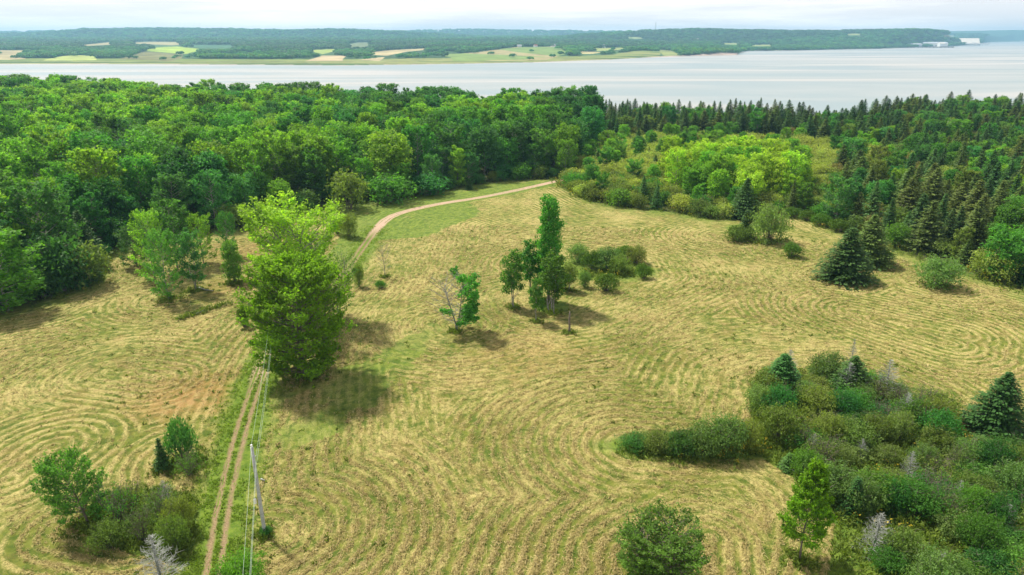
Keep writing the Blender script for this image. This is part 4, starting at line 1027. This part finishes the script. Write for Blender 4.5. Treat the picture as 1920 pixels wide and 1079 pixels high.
# foreground tree whose foot is below the frame
measure(FRONT); put('broadleaf_tree', FRONT, 'mid', (11.3, 41.8, float(hnear(11.3, 41.8))-.1), (1.0, 1.0, .70), .7, 'bushy deep green tree at the bottom edge, its crown cut by the frame', 'tree')
measure(TWG)
for k, ml, px, py, tp, w, nm, lab, cat in (
 (BSP[0], 'spruce', 1583, 524, 428, 98, 'spruce_tree', 'broad dark spruce in the field, the nearer of the pair', 'spruce'),
 (BSP[1], 'spruce2', 1625, 494, 404, 84, 'spruce_tree', 'brown-topped spruce in the field, just behind the broad dark one', 'spruce'),
 (BSP[1], 'spruce', 1862, 812, 700, 112, 'spruce_tree', 'dark bushy spruce rising from the right thicket by the frame edge', 'spruce'),
 (SSP[0], 'spruce', 1396, 446, 394, 34, 'spruce_tree', 'small pointed spruce above the dark juniper near the right wood', 'spruce'),
 (BSP[0], 'spruce', 1394, 410, 335, 56, 'spruce_tree', 'dark fir at the edge of the wood above the small pointed spruce', 'spruce'),
 (SSP[1], 'spruce', 880, 356, 336, 15, 'spruce_tree', 'tiny lone spruce on the grass behind the far end of the track', 'spruce'),
 (SSP[0], 'spruce', 307, 880, 822, 30, 'spruce_tree', 'small dark fir left of the bushy fir near the track', 'spruce'),
 (BSP[0], 'spruce', 1462, 738, 664, 86, 'spruce_tree', 'dark ragged spruce at the upper left corner of the right thicket', 'spruce'),
 (BSP[1], 'spruce', 1592, 742, 668, 84, 'spruce_tree', 'dark spruce between the grey dead ones on the right thicket', 'spruce'),
 (SSP[1], 'spruce', 1596, 968, 896, 48, 'spruce_tree', 'small dark spruce sunk in the thicket behind the young maple', 'spruce'),
 (SSP[0], 'spruce', 1478, 880, 850, 34, 'spruce_tree', 'tiny dark spruce at the left tip of the right thicket', 'spruce'),
 (JU[0], 'juniper', 1384, 452, 424, 54, 'juniper_bush', 'low dark juniper spreading at the foot of the small pointed spruce', 'bush'),
 (JU[1], 'juniper', 1485, 482, 455, 38, 'juniper_bush', 'small round juniper alone on the mown field at right', 'bush'),
 (JU[2], 'juniper', 1652, 492, 466, 40, 'juniper_bush', 'round juniper tucked at the right foot of the spruce pair', 'bush'),
 (JU[0], 'juniper', 1112, 505, 470, 42, 'juniper_bush', 'dark juniper amid the grey-green shrubs in midfield', 'bush'),
 (JU[1], 'juniper', 1170, 488, 460, 42, 'juniper_bush', 'dark juniper at the back of the midfield shrub patch', 'bush'),
 (JU[2], 'juniper', 1206, 522, 494, 33, 'juniper_bush', 'small round juniper at the right end of the midfield patch', 'bush'),
 (JU[1], 'juniper', 1136, 545, 514, 48, 'juniper_bush', 'low juniper at the front of the midfield shrub patch', 'bush'),
 (JU[0], 'juniper', 1484, 408, 388, 36, 'juniper_bush', 'first juniper from the left in the row edging the right wood', 'bush'),
 (JU[2], 'juniper', 1514, 414, 393, 36, 'juniper_bush', 'second juniper from the left in the row edging the right wood', 'bush'),
 (JU[1], 'juniper', 1540, 424, 400, 40, 'juniper_bush', 'third juniper from the left in the row edging the right wood', 'bush'),
 (JU[0], 'juniper', 1572, 434, 410, 40, 'juniper_bush', 'last juniper on the right in the row edging the right wood', 'bush'),
 (JU[2], 'cool', 343, 862, 786, 60, 'juniper_bush', 'dark bushy fir-like shrub standing left of the track', 'bush'),
 (JU[0], 'juniper', 460, 614, 572, 26, 'juniper_bush', 'small upright juniper at the left of the big maple', 'bush'),
 (SH[0], 'willow', 1084, 492, 458, 46, 'shrub', 'grey-green shrub at the left end of the midfield patch', 'shrub'),
 (SH[1], 'willow', 1138, 505, 463, 56, 'shrub', 'tall grey-green shrub in the middle of the midfield patch', 'shrub'),
 (SH[2], 'olive', 1192, 494, 460, 44, 'shrub', 'grey-green shrub at the right back of the midfield patch', 'shrub'),
 (SH[3], 'olive', 1160, 512, 478, 44, 'shrub', 'low shrub at the right front of the midfield patch', 'shrub'),
 (SH[4], 'willow', 1096, 539, 508, 26, 'shrub', 'little shrub at the left of the low front juniper', 'shrub'),
 (SH[1], 'willow', 1440, 454, 384, 72, 'shrub', 'tall rounded grey-green shrub right of the small pointed spruce', 'shrub'),
 (SH[2], 'willow', 1757, 538, 482, 84, 'shrub', 'rounded grey-green shrub alone in the field before the spruces', 'shrub'),
 (SH[3], 'scrub', 1868, 524, 466, 88, 'shrub', 'pale rounded shrub by the right wood near the frame edge', 'shrub'),
 (SH[0], 'olive', 655, 446, 400, 36, 'shrub', 'upright shrub left of the track bend', 'shrub'),
 (SH[3], 'mid', 634, 440, 404, 26, 'shrub', 'narrow shrub just behind the top of the airy tree', 'shrub'),
 (SH[4], 'olive', 674, 538, 494, 22, 'shrub', 'slender shrub at the right edge of the track past the maple', 'shrub'),
 (JU[1], 'mid', 714, 541, 526, 22, 'shrub', 'tiny low mound of greenery below the leafless sapling', 'shrub'),
 (TWG, 'mid', 226, 990, 915, 90, 'shrub', 'twiggy grey-green shrub right beside the leaning tree at front left', 'shrub'),
 (TWG, 'olive', 250, 968, 902, 76, 'shrub', 'thin see-through shrub behind the twiggy one at front left', 'shrub'),
 (SH[1], 'olive', 205, 1030, 978, 70, 'shrub', 'low dark shrub at the front left of the thicket', 'shrub'),
 (TWG, 'willow', 308, 985, 915, 74, 'shrub', 'greyish half-dead shrub in the middle of the front left thicket', 'shrub'),
 (SH[2], 'olive', 340, 1000, 932, 62, 'shrub', 'rounded shrub at the track side of the front left thicket', 'shrub'),
 (SH[0], 'olive', 330, 1030, 970, 62, 'shrub', 'dark shrub behind the silvery dead spruce', 'shrub'),
 (TWG, 'willow', 268, 1015, 955, 70, 'shrub', 'small dark shrub between the two halves of the front left thicket', 'shrub'),
 (TWG, 'mid', 356, 892, 852, 58, 'shrub', 'sparse yellowish low shrub below the bushy dark fir', 'shrub'),
 (SH[2], 'bright', 456, 1112, 1044, 100, 'shrub', 'bright green bush under the wires at the bottom edge', 'shrub'),
 (SH[4], 'deep', 499, 1004, 988, 24, 'shrub', 'small dark tuft of weeds at the foot of the utility pole', 'shrub')):
    plant(nm, k, ml, px, py, tp, w, lab, cat)
for i, (px, py, tp, w, ml, lab) in enumerate((
 (1190, 842, 800, 60, 'deep', 'leftmost shrub of the low hedge running into the mown rows'), (1232, 848, 796, 66, 'olive', 'second shrub from the left in the low hedge'),
 (1276, 852, 792, 66, 'deep', 'third shrub from the left, near the middle of the low hedge'), (1318, 853, 780, 72, 'willow', 'fourth shrub from the left in the low hedge, grey-green'),
 (1360, 850, 766, 80, 'willow', 'tallest shrub of the low hedge, towards its right end'), (1400, 842, 774, 60, 'olive', 'rightmost shrub of the low hedge'))):
    plant('hedge_shrub', SH[i % 5], ml, px, py, tp+15, w, lab, 'shrub', 'shrubs of the low hedge')
for k, px, py, tp, w, lab in (
 (DS[0], 303, 1094, 1003, 84, 'silvery dead spruce with dense bare twigs at the bottom left'), (DS[1], 1474, 716, 656, 44, 'grey dead treetop above the dark ragged spruce'),
 (DS[2], 1587, 722, 636, 30, 'thin grey dead spire standing at the back of the thicket'), (DS[0], 1583, 748, 680, 50, 'pale grey dead spruce in front of the thin dead spire'),
 (DS[1], 1655, 752, 674, 60, 'wide grey dead spruce, right of the other dead ones'), (DS[2], 1690, 800, 736, 50, 'grey dead spruce half sunk in the green thicket'),
 (DS[1], 1852, 884, 836, 44, 'small dead treetop below the bushy spruce at right'), (DS[0], 1487, 880, 852, 40, 'grey dead twigs at the left tip of the right thicket'),
 (DS[2], 1636, 1040, 962, 72, 'white bare branches bent over in the grassy gap at the front of the thicket'), (DS[1], 1755, 1098, 1036, 60, 'white dead branches poking up at the bottom edge'),
 (DS[0], 1520, 860, 812, 34, 'small grey dead twigs in the left part of the right thicket'), (DS[1], 1700, 900, 846, 40, 'grey dead twigs in the middle of the right thicket'),
 (DS[2], 1790, 950, 900, 36, 'pale dead twigs in the right half of the thicket'), (DS[0], 1610, 865, 822, 30, 'little grey dead top left of the thicket middle'), (DS[2], 1880, 1000, 946, 44, 'dead grey twigs near the right frame edge low in the thicket'),
 (DS[2], 315, 955, 900, 40, 'broken grey dead top sticking out of the front left thicket'), (DS[0], 1838, 345, 300, 22, 'silvery dead spruce standing among the green spruces at far right'),
 (DS[1], 1758, 325, 280, 24, 'grey dead tree among the mixed trees at right')):
    plant('dead_spruce', k, 'dead', px, py, tp, w, lab, 'dead tree', 'dead spruces')

def post(px, py, top):
    X, Y, Z = at(px, py); H = topz(px, top, X, Y)-Z
    g = G(); g.tube(np.array([[0, 0, -.2], [.05, 0, H*.3], [-.04, .03, H*.6], [.03, 0, H*.85], [.0, .04, H]]), np.array([.17, .15, .14, .11, .05]), 8)
    g.tube(np.array([[0, 0, H*.6], [.22, 0, H*.68]]), np.array([.05, .02]), 4); g.tube(np.array([[0, 0, H*.82], [-.2, .1, H*.88]]), np.array([.05, .02]), 4)
    o = link('dead_stub', g.mesh('dead_stub', M['bark'], True), loc=(X, Y, Z)); tag(o, 'bare broken tree stub standing right of the poplar group', 'stub')
post(1067, 625, 584)
def log_(pts, r, label):
    P = np.array([[*at(*p)[:2], 0] for p in pts]); P[:, 2] = hnear(P[:, 0], P[:, 1])+r+.12
    g = G(); g.tube(P, np.linspace(r, r*.5, len(P)), 6); o = link('fallen_log', g.mesh('fallen_log', M['dead'], True)); tag(o, label, 'log')
log_([(368, 592), (380, 586), (388, 583)], .14, 'thin fallen log in the uncut strip left of the track')
log_([(374, 542), (385, 546), (400, 548)], .12, 'pale fallen stem lying at the foot of the left clump')
log_([(490, 902), (497, 905)], .10, 'short whitish stick lying in the hay left behind the pole')

# shrubs filling the right thicket -------------------------------
def thicket():
    rng = np.random.default_rng(31); x0, y0 = THK.min(0); x1, y1 = THK.max(0)
    X, Y = jitter_grid(2.55, (x0, x1), (y0, y1), 12); px, py = proj(X, Y, 0*X)
    d = mind(X, Y, THKL); k = inpoly(X, Y, THK) & (px < 2010) & (py < 1230) & (d > .7); X, Y, px, py = X[k], Y[k], px[k], py[k]
    # grassy gap at the front
    gap = inpoly(px, py, [(1560,1000),(1600,970),(1700,985),(1790,1030),(1800,1090),(1700,1120),(1690,1300),(1550,1300)])
    gap2 = inpoly(px, py, [(1600,965),(1680,960),(1720,990),(1600,990)])
    n_ = fbm(X/6, Y/6, 600, 2)
    cnt = {}
    TC = ['at the left tip', 'under the ragged corner spruce', 'under the dead spire', 'under the wide dead spruce', 'under the half-sunk dead spruce', 'left of the bushy right spruce', 'under the bushy right spruce', 'along the right frame edge']
    for i in np.argsort(-Y):
        if (gap[i] or gap2[i]) and rng.random() < .86: continue
        if rng.random() < .16: continue
        Z = float(hnear(X[i], Y[i])); near = inpoly(np.array(px[i]), np.array(py[i]), [(1420,900),(1420,840),(1560,900),(1560,1000)])
        H = rng.uniform(1.6, 4.0)*(.7+.6*n_[i])*(.8 if px[i] > 1800 and py[i] < 880 else 1)
        q = rng.random(); ml = 'willow' if q < .34 else ('olive' if q < .52 else ('mid' if q < .76 else ('deep' if q < .92 else 'cool')))
        k = measure(SH[rng.integers(5)]) if rng.random() < .80 else measure(TWG)
        R = rng.uniform(1.4, 2.5); ci = int(np.clip((px[i]-1410)//65, 0, 7)); cnt[ci] = cnt.get(ci, -1)+1
        put('thicket_shrub', k, ml, (X[i], Y[i], Z-.05), (R/k.R, R/k.R, H/k.H), rng.uniform(0, 6.28), '%s thicket shrub, %s from the back, %s' % ({'willow': 'grey-green', 'olive': 'olive', 'mid': 'green', 'deep': 'dark green', 'cool': 'cool green'}[ml], ordinal(cnt[ci]), TC[ci]), 'shrub', 'shrubs of the right thicket')
    print('thicket', len(X))
thicket()

# tall herbs and goldenrod --------------------------------------
def herbs():
    rng = np.random.default_rng(8); g = G(); gy = G()
    def clump(x, y, h, col):
        z = float(hnear(x, y)); n = 10
        a = rng.uniform(0, 6.28, n); r = rng.uniform(0, .35, n); P = np.stack([x+r*np.cos(a), y+r*np.sin(a), z+h*rng.uniform(.25, 1, n)], 1)
        T = np.stack([np.cos(a)*.5, np.sin(a)*.5, np.ones(n)], 1); Nn = rng.normal(size=(n, 3))
        g.leaves(P, Nn, rng.uniform(.22, .5, n), rng, .35, rng.uniform(.6, 1.3, n)*col, T)
    def gold(x, y, h):
        z = float(hnear(x, y)); n = 6; P = np.stack([x+rng.normal(0, .18, n), y+rng.normal(0, .18, n), z+h+rng.normal(0, .08, n)], 1)
        gy.leaves(P, rng.normal(size=(n, 3))+[0, 0, 1], rng.uniform(.14, .28, n), rng, .5, rng.uniform(.7, 1.3, n))
    x0, y0 = THK.min(0); x1, y1 = THK.max(0); n = 9000
    X = rng.uniform(x0, x1, n); Y = rng.uniform(y0, y1, n); px, py = proj(X, Y, 0*X); k = inpoly(X, Y, THK) & (px < 1990) & (py < 1160); X, Y, px, py = X[k], Y[k], px[k], py[k]
    gn = fbm(X/3, Y/3, 620, 2)
    for x, y, q in zip(X, Y, gn):
        clump(x, y, rng.uniform(.4, 1.1), 1)
        if q > .62 and rng.random() < .22: gold(x, y, rng.uniform(.8, 1.3))
    X = rng.uniform(*[f(THL[:, 0]) for f in (np.min, np.max)], 900); Y = rng.uniform(*[f(THL[:, 1]) for f in (np.min, np.max)], 900); k = inpoly(X, Y, THL)
    for x, y in zip(X[k], Y[k]): clump(x, y, rng.uniform(.3, .8), .9)
    # weeds along the foot of the woods and of the hedges
    for poly, wd, dn, gp in ((E2, 3.0, 9, .30), (E, 3.0, 5, .04), (polyline([(1175,848),(1300,860),(1415,850)], 1), 1.4, 14, .5), (polyline([(1070,512),(1140,522),(1200,508)], 1), 2.2, 16, 0.05), (polyline([(340,600),(385,584),(425,573)], 1), .9, 14, 0), (polyline([(1370,452),(1440,458),(1475,450)], 1), 1.5, 12, .0), (polyline([(430,535),(450,533)], 1), 1.6, 18, 0)):
        P = poly
        k = (np.abs(P[:, 0]/P[:, 1]) < .85) & (P[:, 1] > 20); P = P[k]
        for p in P:
            for _ in range(dn):
                x, y = p+rng.normal(0, wd*.5, 2)
                clump(x, y, rng.uniform(.3, .9), 1)
                if rng.random() < gp*(.2+1.2*float(vnoise(x/6, y/6, 9) > .5)): gold(x, y, rng.uniform(.6, 1.1))
    # rings of uncut weeds at the foot of the lone trees, scattered tufts in the field
    for bx, by, r_, n_ in ((963,577,.9,26),(1006,604,.7,20),(1036,587,1.2,40),(1028,566,1.3,40),(1064,545,1.2,30),(855,622,.8,24),(721,520,.7,16),(165,985,1.5,50),(1500,1052,1.0,40),(1067,625,.7,18),(1583,524,2.6,60),(1625,494,2.4,50),(1757,538,2.4,50),(1485,482,1.2,24),(1868,524,2.6,50),(497,1003,.8,26),(572,706,2.0,70),(318,562,1.8,50),(366,545,1.5,40),(441,531,1.3,30),(345,870,2.0,70),(307,880,1.0,24),(655,446,1.2,20)):
        gx, gy_, _ = at(bx, by)
        for _ in range(n_*2): clump(gx+rng.normal(0, r_*.6), gy_+rng.normal(0, r_*.6), rng.uniform(.12, .5), .95)
    for _ in range(900):
        a_ = rng.uniform(-.72, .72); d_ = rng.uniform(40, 150); x, y = a_*d_, d_
        wd_, dt_ = masks(np.array([x]), np.array([y]))
        if wd_[0] < .1 and dt_[0] > 2.5 and float(vnoise(x/14, y/14, 650)) > .5: clump(x, y, rng.uniform(.08, .28), .9)
    o = link('herb_layer', g.mesh('herb_layer', M['herb'])); tag(o, 'tall weeds and herbs along the wood edges and in the thicket', 'weeds', kind='stuff')
    o = link('goldenrod_flowers', gy.mesh('goldenrod_flowers', M['gold'])); tag(o, 'yellow goldenrod in flower among the weeds', 'goldenrod', kind='stuff')
herbs()
def verge():
    rng = np.random.default_rng(18); g = G(); n = 26000
    i = rng.integers(0, len(TRK), n); P = TRK[i]+rng.normal(0, 1.7, (n, 2)); D = P[:, 1]
    d = mind(P[:, 0], P[:, 1], TRK); nz_ = fbm(P[:, 0]/2, P[:, 1]/2, 640, 2)
    k = (d > .85) & (D > 30) & (D < 150) & (rng.random(n) < sstep(.25, .6, nz_)*np.clip(70/np.maximum(D, 1), 0, 1)); P = P[k]
    mid = TRK[rng.integers(0, len(TRK), 1800)]+rng.normal(0, .12, (1800, 2)); P = np.vstack([P, mid[(mid[:, 1] > 30) & (mid[:, 1] < 110)]])
    m = len(P); z = hnear(P[:, 0], P[:, 1]); B = np.repeat(np.column_stack([P, z]), 4, 0); a = rng.uniform(0, 6.28, 4*m); T = np.stack([np.cos(a)*.7, np.sin(a)*.7, np.ones(4*m)*.9], 1)
    h = rng.uniform(.08, .26, 4*m); B[:, 2] += h*.5; Nn = rng.normal(size=B.shape)
    g.leaves(B+rng.normal(0, .09, B.shape)*[1, 1, 0], Nn, h*1.6, rng, .25, rng.uniform(.6, 1.25, 4*m), T)
    o = link('verge_grass', g.mesh('verge_grass', M['grass'])); tag(o, 'green uncut grass along both sides of the dirt track', 'grass', kind='stuff')
verge()
print('herbs', time.time()-T0)

# ------------------------------------------------------------ power line
wood = plain('weathered_pole', (.42, .44, .43), .85, .2, .2, 6); porc = plain('porcelain', (.75, .75, .72), .3, .5, .05); steel = plain('galvanised', (.5, .52, .52), .4, .5, .1, metal=.6)
wirem = plain('wire', (.38, .46, .40), .45, .5, .05)
PZ = 8.7
p1 = np.array(at(497, 1003)); p2 = np.array([-33.8, 92.0, 0]); p2[2] = float(hnear(p2[0], p2[1])); p0 = np.array([-8.5, 7.0, 0]); p0[2] = float(hnear(-8.5, 7.))
def pole(p, lab):
    e = bpy.data.objects.new('utility_pole', None); C.objects.link(e); e.location = p; tag(e, lab, 'utility pole', 'utility poles along the track')
    g = G(); g.tube(np.array([[0, 0, -.5], [0, 0, 3], [0, 0, 6], [0, 0, PZ]]), np.array([.17, .155, .14, .12]), 8); link('shaft', g.mesh('shaft', wood, True), e)
    g = G(); g.tube(np.array([[0, 0, PZ], [0, 0, PZ+.08], [0, 0, PZ+.10], [0, 0, PZ+.20], [0, 0, PZ+.24]]), np.array([.02, .03, .09, .10, .05]), 8); link('insulator', g.mesh('insulator', porc, True), e)
    g = G(); g.tube(np.array([[.12, 0, PZ-.9], [.22, 0, PZ-.9], [.22, 0, PZ-.8]]), np.array([.03, .03, .03]), 6); link('bracket', g.mesh('bracket', steel), e)
    g = G(); g.box(.135, .15, -.08, .08, 1.6, 1.85); link('number_plate', g.mesh('number_plate', steel), e)
pole(p1, 'weathered grey wooden utility pole standing right of the two-rut track'); pole(p2, 'wooden utility pole hidden behind the big maple')
for off, z, lab in ((0, PZ+.22, 'topmost overhead wire, fixed on the pole top insulator'), (.24, PZ-.85, 'middle overhead wire on the side bracket of the pole'), (.16, PZ-1.7, 'lowest overhead wire below the bracket')):
    V = []
    for a, b in ((p0, p1), (p1, p2)):
        t = np.linspace(0, 1, 25)[:-1 if a is p0 else None, None]; q = a+(b-a)*t; q[:, 2] += z-.9*4*t[:, 0]*(1-t[:, 0]); q[:, 0] += off; V.append(q)
    g = G(); g.tube(np.vstack(V), .009, 4); tag(link('overhead_wire', g.mesh('overhead_wire', wirem, True)), lab, 'wire', 'overhead wires')
g = G(); q = p1+(p0-p1)*.1; g.tube(np.array([[q[0]+.16, q[1], q[2]+PZ-1.98], [q[0]+.16, q[1], q[2]+PZ-2.35]]), np.array([.12, .10]), 8); tag(link('splice_box', g.mesh('splice_box', porc)), 'small white box hung on the lowest wire beside the pole', 'box')

# ------------------------------------------------------------ farms, works and mast across the bay
white = plain('white_boards', (.80, .80, .78), .7, .3, .05); roofg = plain('grey_roof', (.30, .30, .32), .8, .2, .1, .5); roofr = plain('red_roof', (.30, .12, .10), .8, .2, .1, .5); glass = plain('dark_pane', (.05, .06, .08), .2, .5, .1)
pale = plain('pale_sheeting', (.60, .56, .50), .6, .3, .08, .05); grey_sheet = plain('grey_sheeting', (.42, .46, .50), .6, .3, .1, .05); dock = plain('dark_pier', (.12, .11, .11), .8, .2, .3, .2)  # pale sheeting for shed roofs, grey for shed walls and warehouse roofs
def gable(parent, w, d, h, rh, wm, rm, off=(0, 0), over=.4, names=('wall', 'roof')):
    ox, oy = off
    g = G(); g.add([(ox-w/2, oy-d/2, -3), (ox+w/2, oy-d/2, -3), (ox+w/2, oy+d/2, -3), (ox-w/2, oy+d/2, -3), (ox-w/2, oy-d/2, h), (ox+w/2, oy-d/2, h), (ox+w/2, oy+d/2, h), (ox-w/2, oy+d/2, h), (ox-w/2, oy, h+rh), (ox+w/2, oy, h+rh)],
        [(0, 1, 5, 4), (1, 2, 6, 5), (2, 3, 7, 6), (3, 0, 4, 7), (5, 6, 9, 9), (7, 4, 8, 8)]); link(names[0], g.mesh(names[0], wm), parent)
    k = rh/(d/2); e = over; t = .35
    g = G()
    for s_ in (-1, 1):
        a = (ox-w/2-e, oy+s_*(d/2+e), h-e*k+.05); b = (ox+w/2+e, oy+s_*(d/2+e), h-e*k+.05); c_ = (ox+w/2+e, oy, h+rh+.05); dd = (ox-w/2-e, oy, h+rh+.05)
        up = lambda p: (p[0], p[1], p[2]+t)
        V = [a, b, c_, dd, up(a), up(b), up(c_), up(dd)]; g.add(V, [(0, 1, 2, 3), (4, 5, 6, 7), (0, 1, 5, 4), (1, 2, 6, 5), (2, 3, 7, 6), (3, 0, 4, 7)])
    return link(names[1], g.mesh(names[1], rm), parent)
def house(px, py, w, d, h, rz, rm, lab):
    x, y, z = at_far(px, py); e = bpy.data.objects.new('farm_house', None); C.objects.link(e); e.location = (x, y, z); e.rotation_euler = (0, 0, rz); tag(e, lab, 'house', 'farm houses across the bay')
    r = gable(e, w, d, h, d*.38, white, rm)
    g = G().box(w*.2, w*.2+.9, -.5, .4, h+d*.2, h+d*.38+1.4); link('chimney', g.mesh('chimney', roofr), r)
    for i in range(3):
        q = -w*.32+i*w*.32; g = G().box(q-.6, q+.6, -d/2-.08, -d/2-.01, h*.45, h*.45+1.4); link('window', g.mesh('window', glass), e)
for a in ((1037, 88, 17, 11, 6, .2, roofg, 'white house with grey roof on top of the large far field'), (1089, 89, 12, 11, 7, .9, roofg, 'white house left of the gabled white farmhouse across the bay'),
          (1088, 95, 14, 10, 5, .1, roofg, 'low white house below its neighbour, above the shore woods'), (1132, 90.5, 14, 11, 9, 1.1, roofg, 'tall white gabled farmhouse, rightmost above the bluff across the bay'),
          (1106, 97, 14, 9, 4, .0, roofg, 'low pale house nearest the far shore woods'), (974, 89, 16, 10, 5, .0, roofg, 'pale house on the ridge left of the white one with grey roof'),
          (1004, 88.5, 13, 9, 5, .3, roofr, 'small house between two others along the far ridge'), (851, 89, 12, 9, 5, .1, roofg, 'leftmost house of the hamlet at the left of the big far field'),
          (863, 88.5, 11, 9, 6, .5, roofg, 'second house of the far hamlet'), (873, 91, 14, 9, 5, .2, roofg, 'middle house of the far hamlet, lowest down'), (887, 90, 12, 9, 6, .8, roofg, 'fourth house of the far hamlet'),
          (898, 90, 11, 9, 5, .1, roofg, 'rightmost of the close hamlet houses'), (906, 88, 10, 8, 6, .4, roofg, 'small house above the end of the far hamlet'), (947, 88, 18, 10, 5, .0, roofg, 'long house alone right of the far hamlet'),
          (727, 90, 12, 9, 5, .1, roofg, 'house among trees above the tan far field, left one'), (737, 91, 12, 9, 5, .6, roofg, 'house among trees above the tan far field, right one'), (638, 91, 12, 9, 4, .0, roofg, 'single house left above the tan fields'),
          (1288, 77, 30, 14, 7, .0, roofg, 'pale building left of the long white one on the right far slope'), (1302, 77.5, 44, 16, 7, .1, pale, 'long white building on the right far slope'), (1322, 79, 20, 12, 6, .3, roofg, 'small white building right of the long one on the far slope'),
          (1337, 80.5, 18, 12, 6, .0, roofg, 'rightmost white building on the far slope')):
    house(*a)
def on_shore(px, py):
    a, b, c = ray(px, py); t = (-13.5-CAMZ)/c; return a*t, b*t
def works():
    def e_(name, px, py, lab, cat, rz=0):
        x, y = on_shore(px, py); e = bpy.data.objects.new(name, None); C.objects.link(e); e.location = (x, y, -12.0); e.rotation_euler = (0, 0, rz); tag(e, lab, cat); return e, y/(FPX*cp)*1.08
    e, u = e_('storage_shed', 1811, 85.0, 'huge pale gypsum storage shed, right one with grey gable end', 'shed', -.35); gable(e, 31*u, 26*u, 1*u, 8.5*u, grey_sheet, pale, over=1)
    g = G().box(-3*u, 3*u, -13.4*u, -13.1*u, -2, .8*u); link('door', g.mesh('door', dock), e)
    e, u = e_('storage_shed', 1774, 83.4, 'huge pale storage shed, the longer one at left partly behind trees', 'shed', -.1); gable(e, 42*u, 24*u, 1*u, 6.2*u, grey_sheet, pale, over=1)
    e, u = e_('white_warehouse', 1748, 87.6, 'long low white warehouse at the water edge by the pier', 'warehouse'); gable(e, 40*u, 12*u, 4.5*u, 1.6*u, white, grey_sheet)
    for i in range(6):
        g = G().box((-17+6*i)*u, (-14.5+6*i)*u, -6.2*u, -6.05*u, .6*u, 1.6*u); link('window', g.mesh('window', glass), e)
    e, u = e_('white_warehouse', 1738, 86.0, 'white warehouse with grey roof behind the long one', 'warehouse'); gable(e, 36*u, 12*u, 6.5*u, 1.8*u, white, grey_sheet)
    e, u = e_('storage_tank', 1764, 87.8, 'squat white building at the right end of the long warehouse', 'building'); gable(e, 8*u, 8*u, 4*u, 2*u, white, pale)
    e, u = e_('works_building', 1690, 88.6, 'low white building far left on the works waterfront', 'building'); gable(e, 26*u, 8*u, 3*u, 1.2*u, white, grey_sheet)
    e, u = e_('works_building', 1712, 88.4, 'low grey building on the waterfront left of the warehouses', 'building'); gable(e, 22*u, 9*u, 3.4*u, 1.2*u, grey_sheet, grey_sheet)
    e, u = e_('works_building', 1668, 89.2, 'small grey building at the left end of the works', 'building'); gable(e, 18*u, 8*u, 2.4*u, 1.2*u, grey_sheet, white)
    e, u = e_('loading_pier', 1745, 89.4, 'long dark pier at the water in front of the warehouses', 'pier')
    g = G().box(-52*u, 34*u, -3*u, 1*u, -1.5, .8*u); link('deck', g.mesh('deck', dock), e)
    for i in range(15): g = G().box((-50+5.8*i)*u, (-49+5.8*i)*u, -3.2*u, -2.9*u, -6, .5*u); link('pile', g.mesh('pile', dock), e)
    e, u = e_('ship_loader', 1832, 86.4, 'grey lattice loading gantry on the shore right of the sheds', 'gantry'); g = G(); rng = np.random.default_rng(3)
    for i in range(9):
        x = (-16+4*i)*u; h = rng.uniform(2.5, 6)*u; g.tube(np.array([[x, 0, -2], [x+u*.8, 0, h]]), .3*u, 4); g.tube(np.array([[x, 0, h], [x+4*u, 0, h*.6]]), .25*u, 4)
    link('frame', g.mesh('frame', steel), e); g = G().box(-18*u, 18*u, -.8*u, .8*u, 2.4*u, 3.2*u); link('conveyor', g.mesh('conveyor', white), e)
works()
def mast():
    D = 4700.; x = (1228-960)*cp/FPX*D; z = float(hfar(np.array(x), np.array(D))); H = topz(1228, 42, x, D)-z
    e = bpy.data.objects.new('radio_mast', None); C.objects.link(e); e.location = (x, D, z); tag(e, 'slender lattice radio mast on the far ridge against the sky', 'mast')
    g = G(); r = 2.0
    for k in range(3): a = k*2.094; g.tube(np.array([[r*math.cos(a), r*math.sin(a), -3], [r*.8*math.cos(a), r*.8*math.sin(a), H]]), .65, 4)
    link('leg', g.mesh('leg', steel), e); g = G()
    for i in range(16):
        z0, z1 = H*i/16, H*(i+1)/16
        for k in range(3):
            a, b = k*2.094, (k+1)*2.094; g.tube(np.array([[r*math.cos(a), r*math.sin(a), z0], [r*math.cos(b), r*math.sin(b), z1]]), .2, 3)
    link('lattice', g.mesh('lattice', steel), e)
    g = G().box(-1.2, 1.2, -1.2, 1.2, H*.72, H*.78); link('antenna', g.mesh('antenna', white), e)
mast()

print('done', time.time()-T0)
